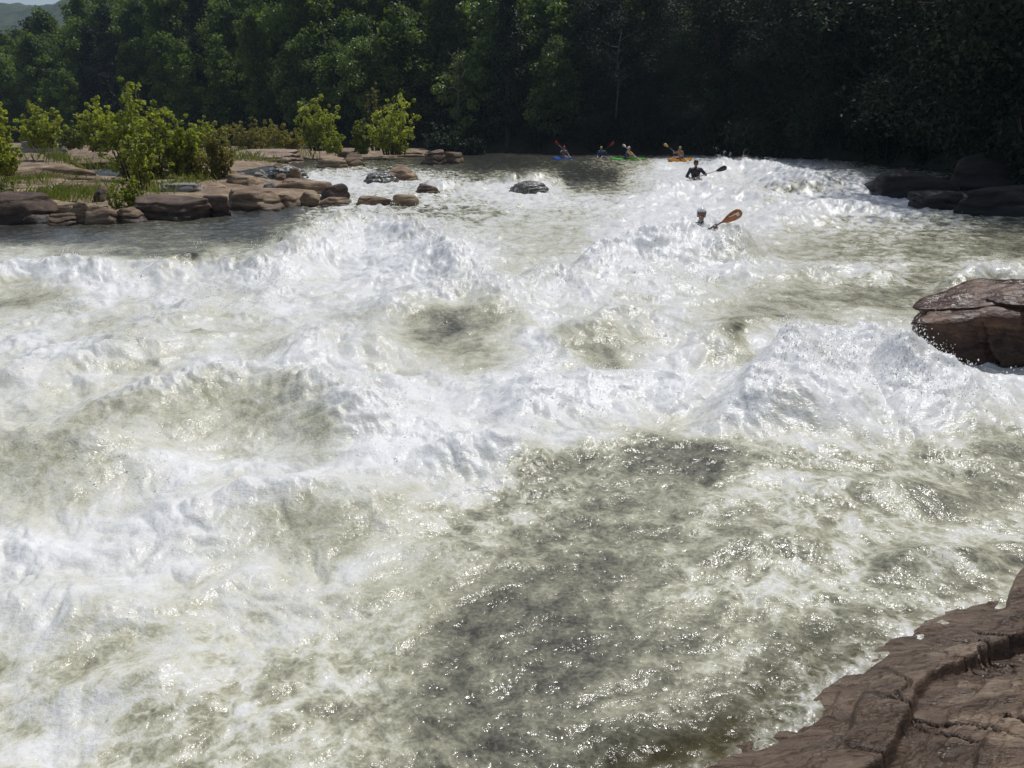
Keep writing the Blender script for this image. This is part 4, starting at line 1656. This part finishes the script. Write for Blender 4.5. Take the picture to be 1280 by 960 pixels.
M['kayak_maroon'] = simple_mat('maroon_plastic', (0.22, 0.06, 0.06), 0.25)
M['blade_orange'] = simple_mat('orange_blade', (0.42, 0.15, 0.045), 0.35)
M['blade_red'] = simple_mat('red_blade', (0.40, 0.02, 0.03), 0.35)
M['blade_yellow'] = simple_mat('yellow_blade', (0.55, 0.36, 0.08), 0.35)
M['blade_black'] = simple_mat('black_blade', (0.03, 0.03, 0.033), 0.3)
M['blade_pale'] = simple_mat('pale_blade', (0.50, 0.40, 0.30), 0.35)
M['shaft_pale'] = simple_mat('pale_shaft', (0.45, 0.40, 0.40), 0.35)
M['shaft_black'] = simple_mat('black_shaft', (0.03, 0.03, 0.03), 0.35)
M['mark_white'] = simple_mat('white_marking', (0.75, 0.74, 0.70), 0.4)


def capsule(bm, a, b, ra, rb, seg=12):
    a, b = Vector(a), Vector(b)
    d = (b-a)
    q = d.to_track_quat('Z', 'Y')
    n = 5
    tube(bm, [a+d*(i/n) for i in range(n+1)], ra, rb, seg)
    ball(bm, a, (ra, ra, ra))
    ball(bm, b, (rb, rb, rb))


def ball(bm, c, r, rot=None, sub=2):
    m_ = Matrix.Translation(Vector(c)) @ (rot.to_matrix().to_4x4() if rot else Matrix.Identity(4)) @ Matrix.Diagonal((*r, 1))
    bmesh.ops.create_icosphere(bm, subdivisions=sub, radius=1.0, matrix=m_)


def fused(name, bm, mat, parent, voxel=.011, smooth_it=2):
    """melt overlapping pieces into one continuous skin"""
    tmp = bpy.data.meshes.new(name)
    bm.to_mesh(tmp)
    bm.free()
    t = bpy.data.objects.new('t', tmp)
    C.objects.link(t)
    r = t.modifiers.new('r', 'REMESH')
    r.mode = 'VOXEL'
    r.voxel_size = voxel
    s = t.modifiers.new('s', 'SMOOTH')
    s.factor = .5
    s.iterations = smooth_it
    dg = bpy.context.evaluated_depsgraph_get()
    dg.update()
    me = bpy.data.meshes.new_from_object(t.evaluated_get(dg))
    bpy.data.objects.remove(t)
    me.name = name
    me.materials.clear()
    me.materials.append(mat)
    for p in me.polygons:
        p.use_smooth = True
    o = bpy.data.objects.new(name, me)
    C.objects.link(o)
    o.parent = parent
    return o


def elbow(sh, hd, side, l1=.29, l2=.27):
    d = hd-sh
    ln = min(d.length, l1+l2-.01)
    x = (l1*l1-l2*l2+ln*ln)/(2*ln)
    hgt = math.sqrt(max(l1*l1-x*x, 0))
    u = d.normalized()
    pole = Vector((side*.8, -.25, -.75))
    pole = (pole-u*pole.dot(u)).normalized()
    return sh+u*x+pole*hgt


def person(label, loc, rz, hands, shaft_dir, jacket, helmet, vest=None, skin='skin', lean=(0, 0), head_turn=0.0, group=None):
    """seated paddler, local +Y forward; hands = (left x<0, right x>0) grip points on the paddle shaft"""
    root = empty('person', loc, rz)
    tag(root, label, 'person', group)
    lx, ly = lean
    hip, chest, neck = Vector((0, 0, .10)), Vector((lx*.6, ly*.6, .42)), Vector((lx, ly+.02, .57))
    head = Vector((lx*1.15, ly*1.1+.045, .725))
    sh = [Vector((lx-.185, ly*.9+.01, .515)), Vector((lx+.185, ly*.9+.01, .515))]
    hd = [Vector(h) for h in hands]
    sdir = Vector(shaft_dir).normalized()
    bm = bmesh.new()
    ball(bm, hip, (.165, .125, .13))
    capsule(bm, hip, chest, .135, .145)
    ball(bm, chest+Vector((0, 0, .04)), (.18, .115, .13))
    capsule(bm, chest+Vector((0, 0, .08)), neck+Vector((0, 0, .05)), .07, .056)
    jk = bmesh.new()
    ball(jk, hip, (.175, .135, .12))
    capsule(jk, hip, chest, .150, .155)
    ball(jk, chest+Vector((0, 0, .04)), (.195, .128, .14))
    capsule(jk, chest+Vector((0, 0, .06)), neck+Vector((0, 0, -.005)), .10, .068)
    for i, sd_ in ((0, -1), (1, 1)):
        el = elbow(sh[i], hd[i], sd_)
        wr = hd[i]+(el-hd[i]).normalized()*.075
        capsule(bm, chest+Vector((sd_*.08, 0, .07)), sh[i], .07, .066)
        capsule(bm, sh[i], el, .056, .041)
        capsule(bm, el, wr, .040, .027)
        capsule(jk, chest+Vector((sd_*.08, 0, .07)), sh[i], .085, .078)
        capsule(jk, sh[i], el, .070, .055)
        capsule(jk, el, wr+(el-wr)*.12, .053, .040)
        # palm against the shaft, four fingers and a thumb wrapped round it
        to_w = (wr-hd[i]).normalized()
        to_w = (to_w-sdir*to_w.dot(sdir)).normalized()
        oth = sdir.cross(to_w)
        capsule(bm, wr, hd[i]+to_w*.036, .024, .026)
        capsule(bm, hd[i]+to_w*.032-sdir*.026, hd[i]+to_w*.032+sdir*.026, .018, .018)
        for k, (off, rr, arc) in enumerate(((-.033, .0085, 3.5), (-.011, .0092, 3.8), (.012, .009, 3.7), (.033, .0078, 3.3))):
            pts = []
            for j in range(7):
                a = .25+arc*j/6
                pts.append(hd[i]+sdir*off+to_w*(.027*math.cos(a))+oth*(.027*math.sin(a)))
            tube(bm, pts, rr, rr*.85, 6)
        pts = [hd[i]+to_w*.03+sdir*.034*sd_]
        for j in range(5):
            a = -.4-2.0*j/4
            pts.append(hd[i]+sdir*(.045*sd_)+to_w*(.027*math.cos(a))+oth*(.027*math.sin(a)))
        tube(bm, pts, .0105, .0085, 6)
        # legs forward into the boat
        capsule(bm, Vector((sd_*.09, .03, .06)), Vector((sd_*.17, .42, .17)), .082, .058)
        capsule(bm, Vector((sd_*.17, .42, .17)), Vector((sd_*.12, .82, .04)), .055, .036)
        capsule(bm, Vector((sd_*.12, .82, .03)), Vector((sd_*.12, .90, .10)), .036, .028)
    qh = Quaternion((0, 0, 1), head_turn)

    def hp(v):
        return head+qh @ Vector(v)
    ball(bm, hp((0, -.005, .02)), (.076, .096, .105), qh, 3)
    ball(bm, hp((0, .025, -.055)), (.056, .066, .062), qh)
    ball(bm, hp((0, .062, -.098)), (.028, .024, .02), qh)
    ball(bm, hp((0, .098, -.028)), (.013, .018, .024), qh)
    ball(bm, hp((0, .085, .018)), (.055, .016, .012), qh)
    ball(bm, hp((0, .082, -.068)), (.024, .012, .008), qh)
    for sd_ in (-1, 1):
        ball(bm, hp((sd_*.076, -.005, -.02)), (.011, .02, .032), qh)
        ball(bm, hp((sd_*.04, .072, -.035)), (.022, .018, .018), qh)
    body = fused('body', bm, M[skin], root, .0095, 1)
    fused('jacket', jk, M[jacket], root, .014, 2)
    for sd_ in (-1, 1):
        eb = bmesh.new()
        ball(eb, hp((sd_*.031, .088, -.004)), (.012, .008, .008), qh)
        bm_obj('eye', eb, M['eye'], root)
    if vest:
        vb = bmesh.new()
        capsule(vb, hip+Vector((0, 0, .10)), chest+Vector((0, 0, .02)), .165, .175)
        ball(vb, chest+Vector((0, .02, -.03)), (.19, .155, .15))
        for sd_ in (-1, 1):
            capsule(vb, chest+Vector((sd_*.10, .10, .05)), chest+Vector((sd_*.11, -.04, .145)), .045, .035)
            capsule(vb, chest+Vector((sd_*.11, -.04, .145)), chest+Vector((sd_*.10, -.10, .03)), .035, .045)
        fused('life_vest', vb, M[vest], root, .015, 2)
    hb = bmesh.new()
    bmesh.ops.create_uvsphere(hb, u_segments=28, v_segments=18, radius=1.0)
    bmesh.ops.delete(hb, geom=[v for v in hb.verts if v.co.z < -.30-.45*max(0, -v.co.y)-(.25 if abs(v.co.x) > .8 else 0)+(.48 if v.co.y > .35 else 0)], context='VERTS')
    for v in hb.verts:
        p = v.co.copy()
        v.co = hp((p.x*.094, p.y*.117-.008, p.z*.118+.035))
    bmesh.ops.solidify(hb, geom=hb.faces[:], thickness=.009)
    hel = bm_obj('helmet', hb, M[helmet], root)
    vb = bmesh.new()
    rings = []
    for k in range(13):
        a = math.pi*(.15+.7*k/12)
        rings.append((hp((math.cos(a)*.096, math.sin(a)*.112-.008, .075)), hp((math.cos(a)*.105, math.sin(a)*.145-.008, .062))))
    vs = [(vb.verts.new(a), vb.verts.new(b)) for a, b in rings]
    for (a, b), (c_, d_) in zip(vs, vs[1:]):
        vb.faces.new((a, b, d_, c_))
    bmesh.ops.solidify(vb, geom=vb.faces[:], thickness=.006)
    bm_obj('visor', vb, M[helmet], hel)
    return root


def blade_bm(base, d, nrm, L_=.43, W_=.19):
    d = d.normalized()
    nrm = (nrm-d*nrm.dot(d)).normalized()
    s = d.cross(nrm)
    bm = bmesh.new()
    prof = [(0, .10), (.06, .16), (.16, .36), (.30, .62), (.48, .86), (.66, .99), (.80, 1.0), (.90, .88), (.965, .62), (1.0, .22)]
    top, bot = [], []
    for t, w_ in prof:
        for lst, th in ((top, .007), (bot, -.007)):
            row = []
            for k in range(7):
                u = -1+2*k/6
                cv = .018*math.sin(t*1.5)*t - .020*u*u*w_
                thk = th*(1-.7*u*u)
                asym = .06*(1-t) if u > 0 else 0
                row.append(bm.verts.new(base+d*(t*L_-asym*w_*abs(u))+s*(u*w_*W_*.5)+nrm*(cv+thk)))
            lst.append(row)
    n = len(prof)
    for i in range(n-1):
        for k in range(6):
            bm.faces.new((top[i][k], top[i][k+1], top[i+1][k+1], top[i+1][k]))
            bm.faces.new((bot[i][k], bot[i+1][k], bot[i+1][k+1], bot[i][k+1]))
        bm.faces.new((top[i][0], top[i+1][0], bot[i+1][0], bot[i][0]))
        bm.faces.new((top[i][6], bot[i][6], bot[i+1][6], top[i+1][6]))
    for rt, rb in ((top[0], bot[0]), (top[-1], bot[-1])):
        for k in range(6):
            bm.faces.new((rt[k], rb[k], rb[k+1], rt[k+1]))
    bmesh.ops.recalc_face_normals(bm, faces=bm.faces[:])
    return bm


def paddle(label, a, b, shaft, blade, nrm_a, nrm_b=None, mark=None):
    """a, b: world ends of the shaft where the blades begin"""
    a, b = Vector(a), Vector(b)
    mid = (a+b)/2
    root = empty('paddle', mid)
    tag(root, label, 'paddle')
    bm = bmesh.new()
    tube(bm, [a-mid, (a-mid)*.5, Vector((0, 0, 0)), (b-mid)*.5, b-mid], .016, .016, 10)
    bm_obj('shaft', bm, M[shaft], root)
    d = (b-a).normalized()
    bm_obj('blade', blade_bm(b-mid-d*.03, d, Vector(nrm_b or nrm_a)), M[blade], root)
    bl = bm_obj('blade', blade_bm(a-mid+d*.03, -d, Vector(nrm_a)), M[blade], root)
    if mark:
        d = -d
        nr = Vector(nrm_a)
        nr = (nr-d*nr.dot(d)).normalized()
        s = d.cross(nr)
        mb = bmesh.new()
        base = a-mid-d*.03

        def q(t, u):
            cv = .018*math.sin(t*1.5)*t-.020*u*u
            return base+d*(t*.46)+s*(u*.1)+nr*(cv+.009)
        for quad in mark:
            mb.faces.new([mb.verts.new(q(t, u)) for t, u in quad])
        bmesh.ops.recalc_face_normals(mb, faces=mb.faces[:])
        bmesh.ops.solidify(mb, geom=mb.faces[:], thickness=.002)
        bm_obj('marking', mb, M['mark_white'], bl, smooth=False)
    return root


def kayak(label, loc, rz, mat, L_=2.5, W_=.66, tilt=(0, 0), group=None):
    root = empty('kayak', loc, rz)
    root.rotation_euler = (tilt[0], tilt[1], rz)
    tag(root, label, 'kayak', group)
    bm = bmesh.new()
    ns, nc = 33, 20
    rings = []
    for i in range(ns):
        s = -1+2*i/(ns-1)
        s2 = max(-.999, min(.999, s))
        hw = W_/2*(1-abs(s2)**2.6)**.62+.012
        rock = .20*abs(s)**2.6
        hk = .155*(1-abs(s)**3)**.5+.025
        deck = .14*(1-abs(s)**2.2)+.02
        row = []
        for k in range(nc):
            a = 2*math.pi*k/nc
            ca, sa = math.cos(a), math.sin(a)
            x = hw*math.copysign(abs(ca)**.75, ca)
            z = (deck if sa > 0 else hk)*math.copysign(abs(sa)**.9, sa)
            if sa > 0 and abs(s+.06) < .22:
                z = min(z, deck*.80)
            row.append(bm.verts.new((x, s*L_/2, z+rock)))
        rings.append(row)
    for a, b in zip(rings, rings[1:]):
        for k in range(nc):
            bm.faces.new((a[k], a[(k+1) % nc], b[(k+1) % nc], b[k]))
    bm.faces.new(rings[0])
    bm.faces.new(rings[-1][::-1])
    bmesh.ops.recalc_face_normals(bm, faces=bm.faces[:])
    bm_obj('hull', bm, M[mat], root)
    rb = bmesh.new()
    ri = []
    for k in range(28):
        a = 2*math.pi*k/28
        c_ = Vector((math.cos(a)*.235, math.sin(a)*.40-.06, .135))
        ou = Vector((math.cos(a), math.sin(a), 0))
        ri.append([rb.verts.new(c_+ou*(.020*math.cos(j*math.pi/3))+Vector((0, 0, .020*math.sin(j*math.pi/3)))) for j in range(6)])
    for k in range(28):
        a, b = ri[k], ri[(k+1) % 28]
        for j in range(6):
            rb.faces.new((a[j], b[j], b[(j+1) % 6], a[(j+1) % 6]))
    bmesh.ops.recalc_face_normals(rb, faces=rb.faces[:])
    bm_obj('cockpit_rim', rb, M['black_cloth'], root)
    sb = bmesh.new()
    rows = []
    for j, (f_, z) in enumerate(((1.0, .150), (.8, .165), (.62, .20), (.52, .27), (.50, .31))):
        rows.append([sb.verts.new((math.cos(2*math.pi*k/28)*.235*max(f_, .0)*(1 if j < 2 else 1.12), (math.sin(2*math.pi*k/28)*.40)*(f_ if j < 2 else f_*.72)-.06*(1-j*.1), z)) for k in range(28)])
    for a, b in zip(rows, rows[1:]):
        for k in range(28):
            sb.faces.new((a[k], a[(k+1) % 28], b[(k+1) % 28], b[k]))
    bm_obj('spray_skirt', sb, M['black_cloth'], root)
    return root


def paddler(who, boat, pad, px, dist, zoff, rz, pad_tilt, pad_yaw, hand_mid, jacket, helmet, vest, kmat, shaft, blade, skin='skin', lean=(0, 0),
            turn=0.0, mark=None, hull_rz=0.0, with_kayak=True, z=None, blade_n=(0, -1, .2), slide=0.0, ln=.78, ktilt=(0, 0)):
    """paddler sitting in a kayak on the river with the paddle across; rz = heading (0 faces upstream, pi faces the camera)"""
    x = (px-640)/F_PX*dist*1.02
    y = dist
    zs = surf_z(x, y) if z is None else z
    zk = zs+zoff
    loc = Vector((x, y, zk))
    rot = Matrix.Rotation(rz, 3, 'Z')
    dloc = Vector((math.cos(pad_tilt)*math.cos(pad_yaw), math.cos(pad_tilt)*math.sin(pad_yaw), math.sin(pad_tilt)))
    mid = Vector(hand_mid)
    hands = (mid-dloc*.27, mid+dloc*.27)
    person(who, loc, rz, hands, dloc, jacket, helmet, vest, skin, lean, turn)
    if with_kayak:
        kayak(boat, loc+Vector((0, 0, -.10)), rz+hull_rz, kmat, tilt=ktilt)
    a = loc+rot @ (mid-dloc*(ln-slide))
    b = loc+rot @ (mid+dloc*(ln+slide))
    paddle(pad, a, b, shaft, blade, blade_n, None, mark)
    print('paddler', who[:30], 'dist', round(dist, 1), 'surf', round(zs, 2))
    return loc


# swimmer-deep paddler behind the nearer foam pile; only the head and one blade clear the water
paddler('paddler in a white helmet sunk to the shoulders in foam', '', 'orange paddle blade with a white mark rising out of the foam beside the white helmet',
        868, 16.0, 0, math.pi-.12, -.50, .10, (0, .36, .42), 'black_cloth', 'white_shell', None, 'kayak_maroon', 'shaft_black', 'blade_orange', 'skin_shade',
        with_kayak=False, z=.22, mark=[[(.38, -.30), (.80, -.30), (.80, -.12), (.38, -.12)], [(.66, -.12), (.80, -.12), (.80, .34), (.70, .34)]],
        blade_n=(.15, -1, .1), ln=.47, slide=.04)
paddler('paddler in dark clothing and a black helmet leaning on the crest of the foaming wave', 'maroon kayak nearly buried in foam under the dark clothed paddler',
        'paddle with a black blade held out level by the dark clothed paddler', 858, 31.5, -.24, math.pi-.15, -.34, -.05, (-.10, .30, .26), 'navy', 'black_shell', 'black_cloth',
        'kayak_maroon', 'shaft_pale', 'blade_black', 'skin_shade', lean=(.02, .08), z=.86, slide=.12)
paddler('far paddler in a red helmet, sitting in the blue kayak', 'small blue kayak, farthest left of the waiting boats', 'red bladed paddle with pale shaft tilted across the red helmet paddler',
        701, 60, .10, math.pi+.5, .72, -.1, (.02, .34, .42), 'grey_cloth', 'red_shell', None, 'kayak_blue', 'shaft_pale', 'blade_red')
paddler('far paddler in a yellow helmet and blue jacket left of the green kayak', 'dark low kayak of the blue jacketed paddler', 'dark red bladed paddle raised beside the yellow helmet and blue jacket',
        745, 61, .06, math.pi-.3, -.75, .0, (-.12, .34, .40), 'blue_cloth', 'yellow_shell', None, 'kayak_dark', 'shaft_black', 'blade_red')
paddler('far paddler in a pale helmet and yellow top, sitting in the green kayak', 'bright green kayak seen side-on across the river', 'pale paddle lifted to the left by the paddler in the green kayak',
        776, 59, .12, math.pi+1.25, -.5, .9, (.0, .32, .42), 'yellow_cloth', 'white_shell', 'blue_cloth', 'kayak_green', 'shaft_pale', 'blade_pale', lean=(0, .05))
paddler('far paddler in a dull yellow helmet, sitting in the orange kayak', 'orange kayak turned half sideways, farthest right of the waiting boats', 'yellow bladed paddle held upright by the orange kayak paddler',
        838, 57, .12, math.pi-.9, .55, .2, (.05, .32, .42), 'grey_cloth', 'dull_yellow_shell', 'orange_cloth', 'kayak_orange', 'shaft_black', 'blade_yellow')
